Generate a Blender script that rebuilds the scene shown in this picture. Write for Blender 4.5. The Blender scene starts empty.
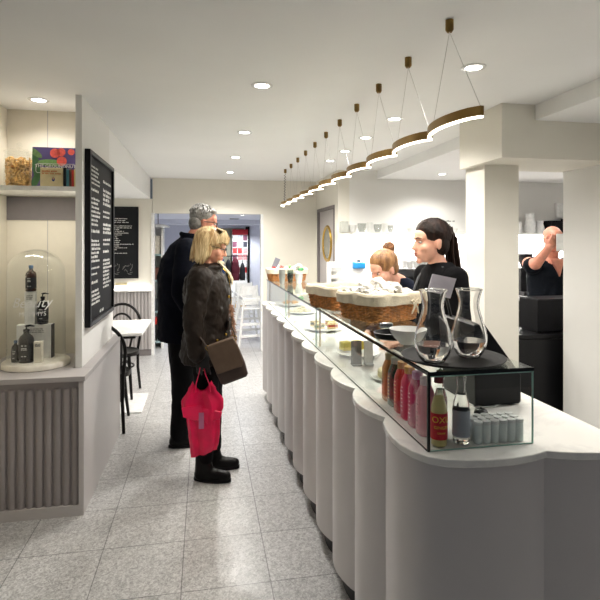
import bpy, bmesh, math, random
from mathutils import Vector, Matrix, Euler
random.seed(7)
PI = math.pi
COL = bpy.context.scene.collection
CAMZ = 1.55
FPX = 510.0                        # focal length in pixels of a 600 px wide frame
YAW = math.atan(96.0 / FPX)
CC, SS = math.cos(YAW), math.sin(YAW)

def at(px, py, d):
    """world point seen at a pixel, at distance d along the viewing axis"""
    xr = (px - 300.0) * d / FPX
    return Vector((xr * CC + d * SS, d * CC - xr * SS, CAMZ - (py - 243.0) * d / FPX))
V = lambda *a: Vector(a)

# ------------------------------------------------------------------ materials
def nd(nt, t, **kw):
    n = nt.nodes.new(t)
    for k, v in kw.items():
        setattr(n, k, v)
    return n

def mat(name, col, rough=0.5, metal=0.0, noise=0.0, nscale=20.0, bump=0.0, bscale=60.0, col2=None, stretch=(1, 1, 1),
        spec=0.5, emit=None, estr=0.0, sheen=0.0, coat=0.0, trans=0.0, ior=1.45, alpha=1.0, sss=0.0, detail=3.0):
    m = bpy.data.materials.new(name); m.use_nodes = True
    nt = m.node_tree; b = nt.nodes['Principled BSDF']
    b.inputs['Base Color'].default_value = (*col, 1)
    b.inputs['Roughness'].default_value = rough
    b.inputs['Metallic'].default_value = metal
    b.inputs['Specular IOR Level'].default_value = spec
    b.inputs['IOR'].default_value = ior
    b.inputs['Sheen Weight'].default_value = sheen
    b.inputs['Coat Weight'].default_value = coat
    b.inputs['Transmission Weight'].default_value = trans
    b.inputs['Alpha'].default_value = alpha
    if sss:
        b.inputs['Subsurface Weight'].default_value = sss
        b.inputs['Subsurface Radius'].default_value = (0.02, 0.008, 0.004)
        b.inputs['Subsurface Scale'].default_value = 0.4
    if emit:
        b.inputs['Emission Color'].default_value = (*emit, 1)
        b.inputs['Emission Strength'].default_value = estr
    tc = nd(nt, 'ShaderNodeTexCoord'); mp = nd(nt, 'ShaderNodeMapping')
    mp.inputs['Scale'].default_value = stretch
    nt.links.new(tc.outputs['Object'], mp.inputs['Vector'])
    n = nd(nt, 'ShaderNodeTexNoise'); n.inputs['Scale'].default_value = nscale; n.inputs['Detail'].default_value = detail
    nt.links.new(mp.outputs['Vector'], n.inputs['Vector'])
    c2 = col2 if col2 else tuple(min(1, c * (1 + (noise or 0.06))) for c in col)
    c1 = col if col2 else tuple(c * (1 - (noise or 0.06)) for c in col)
    rp = nd(nt, 'ShaderNodeValToRGB')
    rp.color_ramp.elements[0].position = 0.38; rp.color_ramp.elements[0].color = (*c1, 1)
    rp.color_ramp.elements[1].position = 0.62; rp.color_ramp.elements[1].color = (*c2, 1)
    nt.links.new(n.outputs['Fac'], rp.inputs['Fac'])
    nt.links.new(rp.outputs['Color'], b.inputs['Base Color'])
    if bump:
        n2 = nd(nt, 'ShaderNodeTexNoise'); n2.inputs['Scale'].default_value = bscale
        nt.links.new(mp.outputs['Vector'], n2.inputs['Vector'])
        bp = nd(nt, 'ShaderNodeBump'); bp.inputs['Strength'].default_value = bump; bp.inputs['Distance'].default_value = 0.01
        nt.links.new(n2.outputs['Fac'], bp.inputs['Height'])
        nt.links.new(bp.outputs['Normal'], b.inputs['Normal'])
    return m

def thin_glass(name, tint=(0.93, 0.97, 0.96), refl=1.0, rough=0.0, ior=1.5):
    m = bpy.data.materials.new(name); m.use_nodes = True
    nt = m.node_tree; nt.nodes.clear()
    out = nd(nt, 'ShaderNodeOutputMaterial'); mx = nd(nt, 'ShaderNodeMixShader')
    tr = nd(nt, 'ShaderNodeBsdfTransparent'); gl = nd(nt, 'ShaderNodeBsdfGlossy'); fr = nd(nt, 'ShaderNodeFresnel')
    tr.inputs['Color'].default_value = (*tint, 1); gl.inputs['Roughness'].default_value = rough
    ge = nd(nt, 'ShaderNodeNewGeometry'); mi = nd(nt, 'ShaderNodeMix')       # same reflectance from either side of the pane
    mi.inputs[2].default_value = ior; mi.inputs[3].default_value = 1.0/ior
    nt.links.new(ge.outputs['Backfacing'], mi.inputs[0]); nt.links.new(mi.outputs[0], fr.inputs['IOR'])
    gl.inputs['Color'].default_value = (refl, refl, refl, 1)
    nt.links.new(fr.outputs['Fac'], mx.inputs['Fac'])
    nt.links.new(tr.outputs['BSDF'], mx.inputs[1]); nt.links.new(gl.outputs['BSDF'], mx.inputs[2])
    nt.links.new(mx.outputs['Shader'], out.inputs['Surface'])
    return m

def srgb(r, g, b):
    f = lambda c: ((c / 255.0) / 12.92) if c <= 10 else (((c / 255.0 + 0.055) / 1.055) ** 2.4)
    return (f(r), f(g), f(b))

# ------------------------------------------------------------------ mesh builder
class MB:
    def __init__(s): s.bm = bmesh.new()
    def _add(s, verts, M):
        for v in verts: v.co = M @ v.co
    def box(s, c, size, rz=0.0, M=None):
        r = bmesh.ops.create_cube(s.bm, size=1.0)
        T = Matrix.Translation(Vector(c)) @ Matrix.Rotation(rz, 4, 'Z') @ Matrix.Diagonal((*size, 1))
        if M: T = M @ T
        s._add(r['verts'], T); return s
    def b2(s, lo, hi, M=None):
        lo = Vector(lo); hi = Vector(hi)
        return s.box((lo + hi) / 2, hi - lo, 0, M)
    def sph(s, c, r, R=None, seg=20, ring=12, M=None):
        if isinstance(r, (int, float)): r = (r, r, r)
        q = bmesh.ops.create_uvsphere(s.bm, u_segments=seg, v_segments=ring, radius=1.0)
        T = Matrix.Translation(Vector(c)) @ (R.to_4x4() if R else Matrix.Identity(4)) @ Matrix.Diagonal((*r, 1))
        if M: T = M @ T
        s._add(q['verts'], T); return s
    def cyl(s, p0, p1, r0, r1=None, seg=16):
        p0 = Vector(p0); p1 = Vector(p1); r1 = r0 if r1 is None else r1
        d = p1 - p0; L = d.length
        q = bmesh.ops.create_cone(s.bm, cap_ends=True, segments=seg, radius1=r0, radius2=r1, depth=L)
        T = Matrix.Translation((p0 + p1) / 2) @ d.to_track_quat('Z', 'Y').to_matrix().to_4x4()
        s._add(q['verts'], T); return s
    def cap(s, p0, p1, r0, r1=None, seg=14):
        """capsule with its own radius at each end, closed"""
        p0 = Vector(p0); p1 = Vector(p1); r1 = r0 if r1 is None else r1
        d = p1 - p0; L = max(d.length, 1e-5)
        prof = [(r0 * math.cos(a), -r0 * math.sin(a)) for a in [PI/2 * (1 - k/4.0) for k in range(5)]]
        prof += [(r1 * math.cos(a), L + r1 * math.sin(a)) for a in [PI/2 * k/4.0 for k in range(5)]]
        T = Matrix.Translation(p0) @ d.to_track_quat('Z', 'Y').to_matrix().to_4x4()
        return s.lathe(prof, M=T, seg=seg)
    def lathe(s, prof, c=(0, 0, 0), seg=32, M=None, a0=0.0, a1=2*PI):
        T = M if M else Matrix.Translation(Vector(c))
        full = abs(a1 - a0 - 2*PI) < 1e-6
        n = seg if full else seg + 1
        rings = []
        for (r, z) in prof:
            if r < 1e-6: rings.append([s.bm.verts.new(T @ V(0, 0, z))])
            else: rings.append([s.bm.verts.new(T @ V(r*math.cos(a0+(a1-a0)*k/seg), r*math.sin(a0+(a1-a0)*k/seg), z)) for k in range(n)])
        for A, B in zip(rings, rings[1:]):
            for k in range(seg):
                k2 = (k + 1) % n
                try:
                    if len(A) == 1 and len(B) == 1: continue
                    if len(A) == 1: s.bm.faces.new((A[0], B[k2], B[k]))
                    elif len(B) == 1: s.bm.faces.new((A[k], A[k2], B[0]))
                    else: s.bm.faces.new((A[k], A[k2], B[k2], B[k]))
                except ValueError: pass
        return s
    def tube(s, pts, r, seg=8, closed=False, flat=None):
        pts = [Vector(p) for p in pts]; n = len(pts)
        rs = r if isinstance(r, (list, tuple)) else [r] * n
        rings = []; prev = None
        for i, p in enumerate(pts):
            if closed: t = pts[(i+1) % n] - pts[i-1]
            else: t = pts[min(i+1, n-1)] - pts[max(i-1, 0)]
            if t.length < 1e-9: t = V(0, 0, 1)
            t.normalize()
            if prev is None:
                up = V(0, 0, 1) if abs(t.z) < 0.9 else V(1, 0, 0)
                u = t.cross(up).normalized()
            else:
                u = prev - t * prev.dot(t)
                u = u.normalized() if u.length > 1e-6 else t.orthogonal().normalized()
            prev = u; w = t.cross(u)
            fl = flat if flat else 1.0
            rings.append([s.bm.verts.new(p + (u * math.cos(a) + w * math.sin(a) * fl) * rs[i]) for a in [2*PI*k/seg for k in range(seg)]])
        m = n if closed else n - 1
        for i in range(m):
            A, B = rings[i], rings[(i+1) % n]
            for k in range(seg):
                s.bm.faces.new((A[k], A[(k+1) % seg], B[(k+1) % seg], B[k]))
        if not closed:
            s.bm.faces.new(rings[0][::-1]); s.bm.faces.new(rings[-1])
        return s
    def prism(s, poly, z0, z1, M=None):
        T = M if M else Matrix.Identity(4)
        a = [s.bm.verts.new(T @ V(x, y, z0)) for x, y in poly]; b = [s.bm.verts.new(T @ V(x, y, z1)) for x, y in poly]
        n = len(poly)
        s.bm.faces.new(a[::-1]); s.bm.faces.new(b)
        for k in range(n): s.bm.faces.new((a[k], a[(k+1) % n], b[(k+1) % n], b[k]))
        return s
    def loft(s, rings, seg=28, power=2.0, cap=True):
        """rings: (centre, rx, ry) stacked horizontal superellipses"""
        R = []
        for (c, rx, ry) in rings:
            c = Vector(c); q = []
            for k in range(seg):
                a = 2*PI*k/seg; ca, sa = math.cos(a), math.sin(a)
                e = 2.0/power
                q.append(s.bm.verts.new(c + V(rx*math.copysign(abs(ca)**e, ca), ry*math.copysign(abs(sa)**e, sa), 0)))
            R.append(q)
        for A, B in zip(R, R[1:]):
            for k in range(seg): s.bm.faces.new((A[k], A[(k+1) % seg], B[(k+1) % seg], B[k]))
        if cap:
            s.bm.faces.new(R[0][::-1]); s.bm.faces.new(R[-1])
        return s
    def quad(s, a, b, c, d):
        s.bm.faces.new([s.bm.verts.new(Vector(p)) for p in (a, b, c, d)]); return s
    def addmesh(s, me, M=Matrix.Identity(4)):
        t = bmesh.new(); t.from_mesh(me); t.transform(M)
        tmp = bpy.data.meshes.new('tmp'); t.to_mesh(tmp); t.free()
        s.bm.from_mesh(tmp); bpy.data.meshes.remove(tmp); return s
    def mesh(s, name, m, smooth=True):
        bmesh.ops.recalc_face_normals(s.bm, faces=s.bm.faces)
        me = bpy.data.meshes.new(name)
        if smooth:
            for f in s.bm.faces: f.smooth = True
            for e in s.bm.edges:
                if len(e.link_faces) == 2 and e.calc_face_angle(0) > math.radians(38): e.smooth = False
        s.bm.to_mesh(me); s.bm.free()
        if m: me.materials.append(m)
        return me
    def build(s, name, m, parent=None, loc=None, rz=0.0, bevel=0.0, smooth=True, kind=None, rot=None):
        o = bpy.data.objects.new(name, s.mesh(name, m, smooth)); COL.objects.link(o)
        if parent: o.parent = parent
        if loc is not None: o.location = loc
        if rz: o.rotation_euler.z = rz
        if rot: o.rotation_euler = rot
        if bevel:
            b = o.modifiers.new('edge', 'BEVEL'); b.width = bevel; b.segments = 2; b.limit_method = 'ANGLE'; b.angle_limit = math.radians(50)
        if kind: o['kind'] = kind
        return o

def tag(o, label, cat, group=None, kind=None):
    o['label'] = label; o['category'] = cat
    if group: o['group'] = group
    if kind: o['kind'] = kind
    return o
def thing(name, label, cat, loc=(0, 0, 0), rz=0.0, group=None, rot=None):
    o = bpy.data.objects.new(name, None); COL.objects.link(o)
    o.empty_display_size = 0.1
    o.location = loc; o.rotation_euler = rot if rot else (0, 0, rz)
    return tag(o, label, cat, group)
def kids(o): return [c for c in bpy.data.objects if c.parent == o]
def dup(o, parent=None, loc=None, rz=None, label=None, group=None):
    c = o.copy(); COL.objects.link(c); c.parent = parent
    for k in kids(o): dup(k, c)
    if loc is not None: c.location = loc
    if rz is not None: c.rotation_euler = (0, 0, rz)
    if label: c['label'] = label
    if group: c['group'] = group
    return c
def struct(name, mb, m, bevel=0.0, smooth=True, parent=None):
    o = mb.build(name, m, parent, bevel=bevel, smooth=smooth); o['kind'] = 'structure'; return o

def text_mesh(body, size, m, name, parent, M, extrude=0.0004, shear=0.0, spacing=1.0, align='CENTER'):
    cu = bpy.data.curves.new('glyphs', 'FONT'); cu.body = body; cu.size = size; cu.extrude = extrude
    cu.align_x = align; cu.align_y = 'CENTER'; cu.shear = shear; cu.space_character = spacing; cu.resolution_u = 3
    t = bpy.data.objects.new('glyphs', cu)
    me = bpy.data.meshes.new_from_object(t); bpy.data.objects.remove(t); bpy.data.curves.remove(cu)
    me.transform(M); me.materials.clear(); me.materials.append(m); me.name = name
    o = bpy.data.objects.new(name, me); COL.objects.link(o); o.parent = parent; return o
def frame_M(origin, right, up):
    r = Vector(right).normalized(); u = Vector(up).normalized(); n = r.cross(u)
    M = Matrix.Identity(4)
    for i in range(3): M[i][0] = r[i]; M[i][1] = u[i]; M[i][2] = n[i]; M[i][3] = origin[i]
    return M

def remeshed(mb, name, m, parent, voxel=0.007, smooth=3, disp=0.0, dscale=0.08, factor=0.5):
    """union of overlapping closed shapes into one continuous skin"""
    me = mb.mesh('tmp', m); t = bpy.data.objects.new('tmp', me); COL.objects.link(t)
    r = t.modifiers.new('r', 'REMESH'); r.mode = 'VOXEL'; r.voxel_size = voxel; r.use_smooth_shade = True
    if smooth:
        s = t.modifiers.new('s', 'SMOOTH'); s.iterations = smooth; s.factor = factor
    if disp:
        tx = bpy.data.textures.new('folds', 'CLOUDS'); tx.noise_scale = dscale; tx.noise_depth = 2
        d = t.modifiers.new('d', 'DISPLACE'); d.texture = tx; d.strength = disp; d.mid_level = 0.5; d.texture_coords = 'LOCAL'
    dg = bpy.context.evaluated_depsgraph_get(); dg.update()
    out = bpy.data.meshes.new_from_object(t.evaluated_get(dg)); out.name = name
    bpy.data.objects.remove(t); bpy.data.meshes.remove(me)
    out.materials.clear(); out.materials.append(m)
    for p in out.polygons: p.use_smooth = True
    o = bpy.data.objects.new(name, out); COL.objects.link(o); o.parent = parent
    return o

# ------------------------------------------------------------------ palette
M = {}
M['wall'] = mat('wall_paint', srgb(229, 225, 213), 0.75, noise=0.015, nscale=3)
M['wall_white'] = mat('white_paint', srgb(232, 231, 227), 0.7, noise=0.01, nscale=3)
M['wall_lilac'] = mat('cool_paint', srgb(214, 216, 226), 0.7, noise=0.015)
M['wall_olive'] = mat('olive_grey_paint', srgb(140, 138, 122), 0.8)
M['ceil'] = mat('ceiling_paint', srgb(240, 240, 238), 0.8, noise=0.01, nscale=2)
M['grey_paint'] = mat('grey_eggshell', srgb(176, 171, 170), 0.45, noise=0.015, nscale=5)
M['grey_dark_paint'] = mat('grey_dark_matt', srgb(120, 114, 114), 0.6, noise=0.02)
M['flute'] = mat('cabinet_grey_shaded', srgb(152, 145, 144), 0.5, noise=0.01)  # cabinet grey, darkened to paint the shade on its front
M['cab_side'] = mat('cabinet_grey_lit', srgb(196, 191, 189), 0.4, noise=0.01)  # same cabinet grey, lightened to paint the light on its side
M['cream_board'] = mat('cream_boarding', srgb(226, 219, 202), 0.6, noise=0.01)
M['counter'] = mat('counter_lacquer', srgb(212, 207, 206), 0.38, noise=0.012, nscale=4)
M['black'] = mat('black_satin', (0.006, 0.006, 0.007), 0.35, spec=0.3)
M['black_matt'] = mat('black_matt', (0.007, 0.007, 0.008), 0.6, spec=0.15)
M['black_wood'] = mat('black_wood', (0.006, 0.005, 0.005), 0.4, spec=0.25)
M['plinth'] = mat('plinth_dark', (0.03, 0.03, 0.03), 0.5)
M['white'] = mat('white_gloss', srgb(238, 238, 236), 0.25)
M['white_matt'] = mat('white_matt', srgb(236, 236, 232), 0.6)
M['chalk'] = mat('chalk_white', srgb(225, 225, 220), 0.8)
M['board'] = mat('blackboard', srgb(34, 35, 37), 0.6, spec=0.15, noise=0.08, nscale=6)
M['bronze'] = mat('bronze_band', srgb(138, 110, 62), 0.38, metal=0.85, noise=0.05)
M['brass'] = mat('brass', srgb(200, 165, 80), 0.22, metal=1.0)
M['steel'] = mat('steel', srgb(190, 190, 190), 0.25, metal=1.0)
M['wire'] = mat('wire_grey', srgb(196, 194, 188), 0.4, metal=0.5)
M['glass'] = thin_glass('pane_glass', (0.98, 0.993, 0.988), ior=1.2)
M['glass_top'] = thin_glass('shelf_glass', (0.93, 0.97, 0.955), ior=1.33)
M['jarglass'] = thin_glass('jar_glass', (0.975, 0.98, 0.975), ior=1.4)
M['clear'] = mat('solid_glass', (1, 1, 1), 0.0, trans=1.0, ior=1.45, noise=0.0001)
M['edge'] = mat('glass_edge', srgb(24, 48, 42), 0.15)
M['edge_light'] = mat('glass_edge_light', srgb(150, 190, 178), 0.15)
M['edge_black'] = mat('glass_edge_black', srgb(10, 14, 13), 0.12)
M['lamp'] = mat('lamp_lens', (1, 1, 1), 0.5, emit=(1.0, 0.95, 0.88), estr=14)
M['led'] = mat('led_strip', (1, 1, 1), 0.5, emit=(1.0, 0.90, 0.72), estr=4.5)
M['led_w'] = mat('led_strip_white', (1, 1, 1), 0.5, emit=(1.0, 0.97, 0.92), estr=12)
M['cloth'] = mat('cream_cloth', srgb(226, 214, 190), 0.9, bump=0.25, bscale=120)
M['wicker'] = mat('wicker', srgb(190, 128, 70), 0.55, noise=0.3, nscale=40, bump=0.3, bscale=200)
M['wicker2'] = mat('wicker_pale', srgb(214, 160, 100), 0.55, noise=0.3, nscale=40, bump=0.3, bscale=200)
M['paper'] = mat('crumpled_paper', srgb(232, 228, 220), 0.6, bump=0.4, bscale=80)
M['foil'] = mat('foil_paper', srgb(200, 198, 192), 0.35, metal=0.3, bump=0.6, bscale=90)
M['skin'] = mat('skin', srgb(222, 160, 132), 0.5, noise=0.05, nscale=30, sss=0.1)
M['skin_p'] = mat('skin_pale', srgb(232, 176, 152), 0.5, noise=0.04, nscale=30, sss=0.1)
M['skin_r'] = mat('skin_ruddy', srgb(214, 146, 122), 0.5, noise=0.07, nscale=30, sss=0.1)
M['lips'] = mat('lips', srgb(194, 112, 100), 0.45)
M['eye_w'] = mat('eye_white', srgb(180, 172, 166), 0.4)
M['eye_d'] = mat('eye_dark', (0.01, 0.008, 0.006), 0.2)
def worktop_mat():
    m = mat('white_marble', srgb(240, 238, 233), 0.16, noise=0.001)
    nt = m.node_tree; b = nt.nodes['Principled BSDF']
    tc = nd(nt, 'ShaderNodeTexCoord'); n = nd(nt, 'ShaderNodeTexNoise'); n.inputs['Scale'].default_value = 2.2; n.inputs['Detail'].default_value = 9
    n.inputs['Distortion'].default_value = 1.6; nt.links.new(tc.outputs['Object'], n.inputs['Vector'])
    r = nd(nt, 'ShaderNodeValToRGB'); e = r.color_ramp.elements
    e[0].position = 0.46; e[0].color = (*srgb(244, 242, 237), 1); e[1].position = 0.54; e[1].color = (*srgb(244, 242, 237), 1)
    k = r.color_ramp.elements.new(0.50); k.color = (*srgb(232, 230, 226), 1)
    nt.links.new(n.outputs['Fac'], r.inputs['Fac']); nt.links.new(r.outputs['Color'], b.inputs['Base Color']); return m
M['marble'] = worktop_mat()
def floor_mat():
    m = bpy.data.materials.new('terrazzo_tiles'); m.use_nodes = True
    nt = m.node_tree; b = nt.nodes['Principled BSDF']
    tc = nd(nt, 'ShaderNodeTexCoord')
    vo = nd(nt, 'ShaderNodeTexVoronoi'); vo.inputs['Scale'].default_value = 75
    vo2 = nd(nt, 'ShaderNodeTexVoronoi'); vo2.inputs['Scale'].default_value = 170
    nt.links.new(tc.outputs['Object'], vo.inputs['Vector']); nt.links.new(tc.outputs['Object'], vo2.inputs['Vector'])
    bw = nd(nt, 'ShaderNodeRGBToBW'); nt.links.new(vo.outputs['Color'], bw.inputs['Color'])
    bw2 = nd(nt, 'ShaderNodeRGBToBW'); nt.links.new(vo2.outputs['Color'], bw2.inputs['Color'])
    r = nd(nt, 'ShaderNodeValToRGB'); e = r.color_ramp.elements
    e[0].position = 0.2; e[0].color = (*srgb(140, 139, 138), 1); e[1].position = 0.75; e[1].color = (*srgb(200, 199, 197), 1)
    r2 = nd(nt, 'ShaderNodeValToRGB'); e2 = r2.color_ramp.elements
    e2[0].position = 0.25; e2[0].color = (*srgb(160, 158, 156), 1); e2[1].position = 0.8; e2[1].color = (*srgb(222, 221, 219), 1)
    nt.links.new(bw.outputs['Val'], r.inputs['Fac']); nt.links.new(bw2.outputs['Val'], r2.inputs['Fac'])
    mx = nd(nt, 'ShaderNodeMix', data_type='RGBA'); mx.inputs[0].default_value = 0.5
    nt.links.new(r.outputs['Color'], mx.inputs[6]); nt.links.new(r2.outputs['Color'], mx.inputs[7])
    br = nd(nt, 'ShaderNodeTexBrick'); br.offset = 0.0; br.squash = 1.0
    br.inputs['Scale'].default_value = 1.0; br.inputs['Brick Width'].default_value = 0.4; br.inputs['Row Height'].default_value = 0.4
    br.inputs['Mortar Size'].default_value = 0.0028; br.inputs['Mortar Smooth'].default_value = 0.2
    br.inputs['Color1'].default_value = (1, 1, 1, 1); br.inputs['Color2'].default_value = (0.92, 0.92, 0.92, 1); br.inputs['Mortar'].default_value = (0.42, 0.42, 0.42, 1)
    mp = nd(nt, 'ShaderNodeMapping'); mp.inputs['Location'].default_value = (0.1, 0.08, 0)
    nt.links.new(tc.outputs['Object'], mp.inputs['Vector']); nt.links.new(mp.outputs['Vector'], br.inputs['Vector'])
    ml = nd(nt, 'ShaderNodeMix', data_type='RGBA', blend_type='MULTIPLY'); ml.inputs[0].default_value = 1.0
    nt.links.new(mx.outputs[2], ml.inputs[6]); nt.links.new(br.outputs['Color'], ml.inputs[7])
    nt.links.new(ml.outputs[2], b.inputs['Base Color'])
    b.inputs['Roughness'].default_value = 0.3; b.inputs['Specular IOR Level'].default_value = 0.45
    return m
M['floor'] = floor_mat()
# ================================================================== the room
CZ, CZ2, FARZ = 2.45, 2.35, 2.02
YF = 7.31                      # far wall of the shop
YB = 6.06                      # wall behind the back bar
XL, XB = -0.729, 2.12
struct('floor', MB().b2((-3.0, -2.2, -0.12), (6.2, 14.2, 0.0)), M['floor'])
struct('ceiling', MB().b2((-3.0, -2.2, CZ), (XB, YF + 0.14, CZ + 0.2)), M['ceil'])
struct('ceiling_bar', MB().b2((XB, -2.2, CZ2), (6.2, YB + 0.14, CZ2 + 0.3)), M['ceil'])
struct('ceiling_far', MB().b2((-3.0, YF + 0.14, FARZ), (3.0, 14.2, FARZ + 0.15)), M['wall_lilac'])
# far wall with the wide opening
struct('wall_far', MB().b2((-2.3, YF, 0), (-0.707, YF + 0.14, 2.16)), M['wall'])
struct('wall_far_header', MB().b2((-0.70, YF, 1.965), (0.84, YF + 0.14, CZ)), M['wall'])
struct('wall_far_bar', MB().b2((0.84, YF, 0), (1.616, YF + 0.14, CZ)), M['wall'])
struct('trim_1', MB().b2((-0.715, YF - 0.012, 0), (-0.680, YF + 0.15, 1.965)), M['white'])
struct('trim_2', MB().b2((0.805, YF + 0.002, 0), (0.8395, YF + 0.15, 1.965)), M['white'])
struct('wall_door', MB().b2((1.616, YB, 0), (1.76, 6.22, CZ)).b2((1.616, 7.18, 0), (1.76, YF + 0.14, CZ)).b2((1.616, 6.22, 2.03), (1.76, 7.18, CZ)), M['wall'])
struct('wall_bar_back', MB().b2((1.76, YB, 0), (6.2, YB + 0.14, CZ)), M['wall_white'])
struct('wall_right_pillar', MB().b2((2.73, 0.6, 0), (3.4, 3.50, CZ2)), M['wall_white'])
struct('wall_right', MB().b2((6.06, 0.6, 0), (6.2, YB, CZ2)), M['wall_white'])
struct('beam', MB().b2((1.88, 2.98, 2.10), (3.4, 3.53, 2.3495)), M['wall'])
struct('beam_end', MB().b2((1.88, 2.98, 2.3495), (XB, 3.53, CZ)), M['wall'])
struct('column', MB().b2((1.93, 3.27, 0), (2.195, 3.53, 2.10)), M['wall'])
# left: seating niche, side wall, display recess
struct('wall_left', MB().b2((-2.3, 4.37, 0), (-2.2, YF, 2.16)).b2((-2.3, 4.2, 0), (-0.775, 4.37, 2.16)), M['wall_white'])
struct('ceiling_niche', MB().b2((-2.3, 4.2, 2.16), (XL, YF, CZ)), M['ceil'])
struct('wall_left_pier', MB().b2((-0.766, 3.29, 0), (XL, 4.37, CZ)), M['wall_white'])
struct('wall_recess_back', MB().b2((-1.45, 3.73, 0), (-0.766, 3.83, CZ)), M['cream_board'])
struct('wall_recess_side', MB().b2((-1.45, 2.2, 0), (-1.30, 3.73, CZ)), M['cream_board'])
struct('trim_3', MB().b2((-1.3, 3.722, 1.705), (-0.766, 3.73, 1.862)), M['grey_dark_paint'])  # darker grey band across the recess back below the shelf
struct('trim_4', MB().b2((-1.048, 3.7285, 0.8), (-1.044, 3.73, 2.45)), M['grey_paint'])
# distant room
struct('wall_distant', MB().b2((-3.0, 13.3, 0), (3.0, 13.45, FARZ)), M['wall_lilac'])
struct('wall_distant_left', MB().b2((-1.75, YF + 0.14, 0), (-1.6, 13.3, FARZ)), M['wall_lilac'])
struct('wall_distant_right', MB().b2((2.2, YF + 0.14, 0), (2.35, 13.3, FARZ)), M['wall_lilac'])
struct('wall_distant_panel', MB().b2((0.42, 13.27, 0), (1.02, 13.3, 1.93)), M['wall_olive'])
struct('beam_distant', MB().b2((-1.6, 10.4, 1.93), (2.2, 10.9, FARZ)), M['wall_lilac'])
struct('trim_5', MB().b2((1.06, 13.22, 0), (1.16, 13.3, 1.97)), M['black_matt'])
struct('baseboard_left', MB().b2((-2.2, YF - 0.02, 0.0), (-0.716, YF, 0.085)), M['grey_dark_paint'])
# fluted wainscot of the niche with its ledge
w = MB().b2((-2.2, YF - 0.012, 0.085), (-0.716, YF, 0.885))
x = -2.17
while x < -0.74:
    w.lathe([(0.018, 0.087), (0.018, 0.884)], c=(x, YF - 0.012, 0), seg=8, a0=PI, a1=2*PI); x += 0.046
struct('trim_6', w, M['grey_paint'])
struct('trim_7', MB().b2((-2.2, YF - 0.055, 0.885), (-0.716, YF, 0.905)), M['wall_white'])
o = MB().b2((-2.15, YF - 0.03, 0.905), (-0.75, YF - 0.008, 0.925)).build('light_strip', M['led_w'])
tag(o, 'slim glowing light strip lying on the ledge of the fluted wall panelling', 'light')

# ------------------------------------------------------------------ fluted cabinet on the left
cab = thing('fluted_cabinet', 'low grey cabinet with fluted front and flat ledge on top at the left wall', 'cabinet', (-1.00, 3.08, 0))
cb = MB().b2((-0.297, 0.03, 0.0), (0.327, 0.20, 0.765)).b2((0.275, 0.20, 0.0), (0.327, 1.28, 0.765))
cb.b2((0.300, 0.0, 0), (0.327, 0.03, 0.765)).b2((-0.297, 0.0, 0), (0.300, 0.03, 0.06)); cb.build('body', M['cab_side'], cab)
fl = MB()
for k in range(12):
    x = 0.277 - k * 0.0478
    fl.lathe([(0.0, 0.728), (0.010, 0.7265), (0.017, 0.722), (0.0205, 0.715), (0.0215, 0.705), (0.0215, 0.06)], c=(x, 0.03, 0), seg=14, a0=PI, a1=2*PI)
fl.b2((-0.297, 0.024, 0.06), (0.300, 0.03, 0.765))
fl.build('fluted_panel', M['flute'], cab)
tp = MB().b2((-0.297, -0.012, 0.765), (0.337, 0.205, 0.795)).b2((0.273, 0.205, 0.765), (0.337, 1.30, 0.795)).b2((-0.298, 0.205, 0.765), (0.223, 0.64, 0.795))
tp.build('ledge', M['grey_paint'], cab, bevel=0.003)

sh = MB().b2((-1.299, 3.30, 1.866), (-0.767, 3.721, 1.893)).build('wall_shelf', M['white_matt'])
ul = bpy.data.lights.new('under_shelf_fill', 'AREA'); ul.shape = 'RECTANGLE'; ul.size = 0.45; ul.size_y = 0.02; ul.energy = 2.2; ul.color = (1.0, 0.95, 0.86)  # added area light with no fixture, brightens the recess under the shelf
uo = bpy.data.objects.new('under_shelf_fill', ul); COL.objects.link(uo); uo.location = (-1.04, 3.34, 1.862)
tag(sh, 'white shelf board in the wall recess holding the nut jar and books', 'shelf')

# ------------------------------------------------------------------ recessed lights
def downlight(x, y, z, label, group, e=26, r=0.05, spot=True, col=(1.0, 0.965, 0.92)):
    t = thing('recessed_light', label, 'ceiling light', (x, y, z), group=group)
    MB().lathe([(r*0.80, -0.0015), (r*0.86, -0.006), (r*1.22, -0.004), (r*1.25, -0.0005), (r*0.80, -0.0005)], seg=28).build('trim_ring', M['white'], t)
    MB().lathe([(0, -0.003), (r*0.80, -0.003), (r*0.80, -0.0008), (0, -0.0008)], seg=24).build('lens', M['lamp'], t)
    if spot:
        l = bpy.data.lights.new('beam', 'SPOT'); l.energy = e; l.color = col; l.spot_size = math.radians(150); l.spot_blend = 0.6; l.shadow_soft_size = 0.05
        lo = bpy.data.objects.new('beam', l); COL.objects.link(lo); lo.parent = t; lo.location = (0, 0, -0.03)
g = 'recessed lights along the walkway ceiling'
for i, (y, nm) in enumerate([(0.4, 'round recessed ceiling light, first of the walkway row nearest the camera'), (1.65, 'round recessed ceiling light, second of the walkway row from the camera'),
                (2.9, 'round recessed ceiling light, third of the walkway row from the camera'), (4.15, 'largest visible round ceiling light above the walkway, left of the wavy lamp'),
                (5.37, 'middle round ceiling light of the three above the man and the walkway'), (6.52, 'smallest round ceiling light in the walkway row, next to the far wall')]):
    downlight(0.325, y, CZ, nm, g, e=(0.5, 2.5, 27, 54, 58, 58)[i])
g = 'recessed lights over the bar'
for i, y in enumerate([2.4, 3.5, 4.17, 4.82, 5.41]):
    downlight(1.355, y, CZ, ['round ceiling light over the near end of the bar', 'round ceiling light over the dark haired barista',
        'brightest round ceiling light seen through the lamp wires', 'second round ceiling light behind the lamp wires', 'smallest round ceiling light behind the lamp wires'][i], g, e=(24, 24, 24, 24, 24)[i])
downlight(2.71, 5.5, CZ2, 'round ceiling light above the bright back bar shelf', None, e=30)
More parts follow.
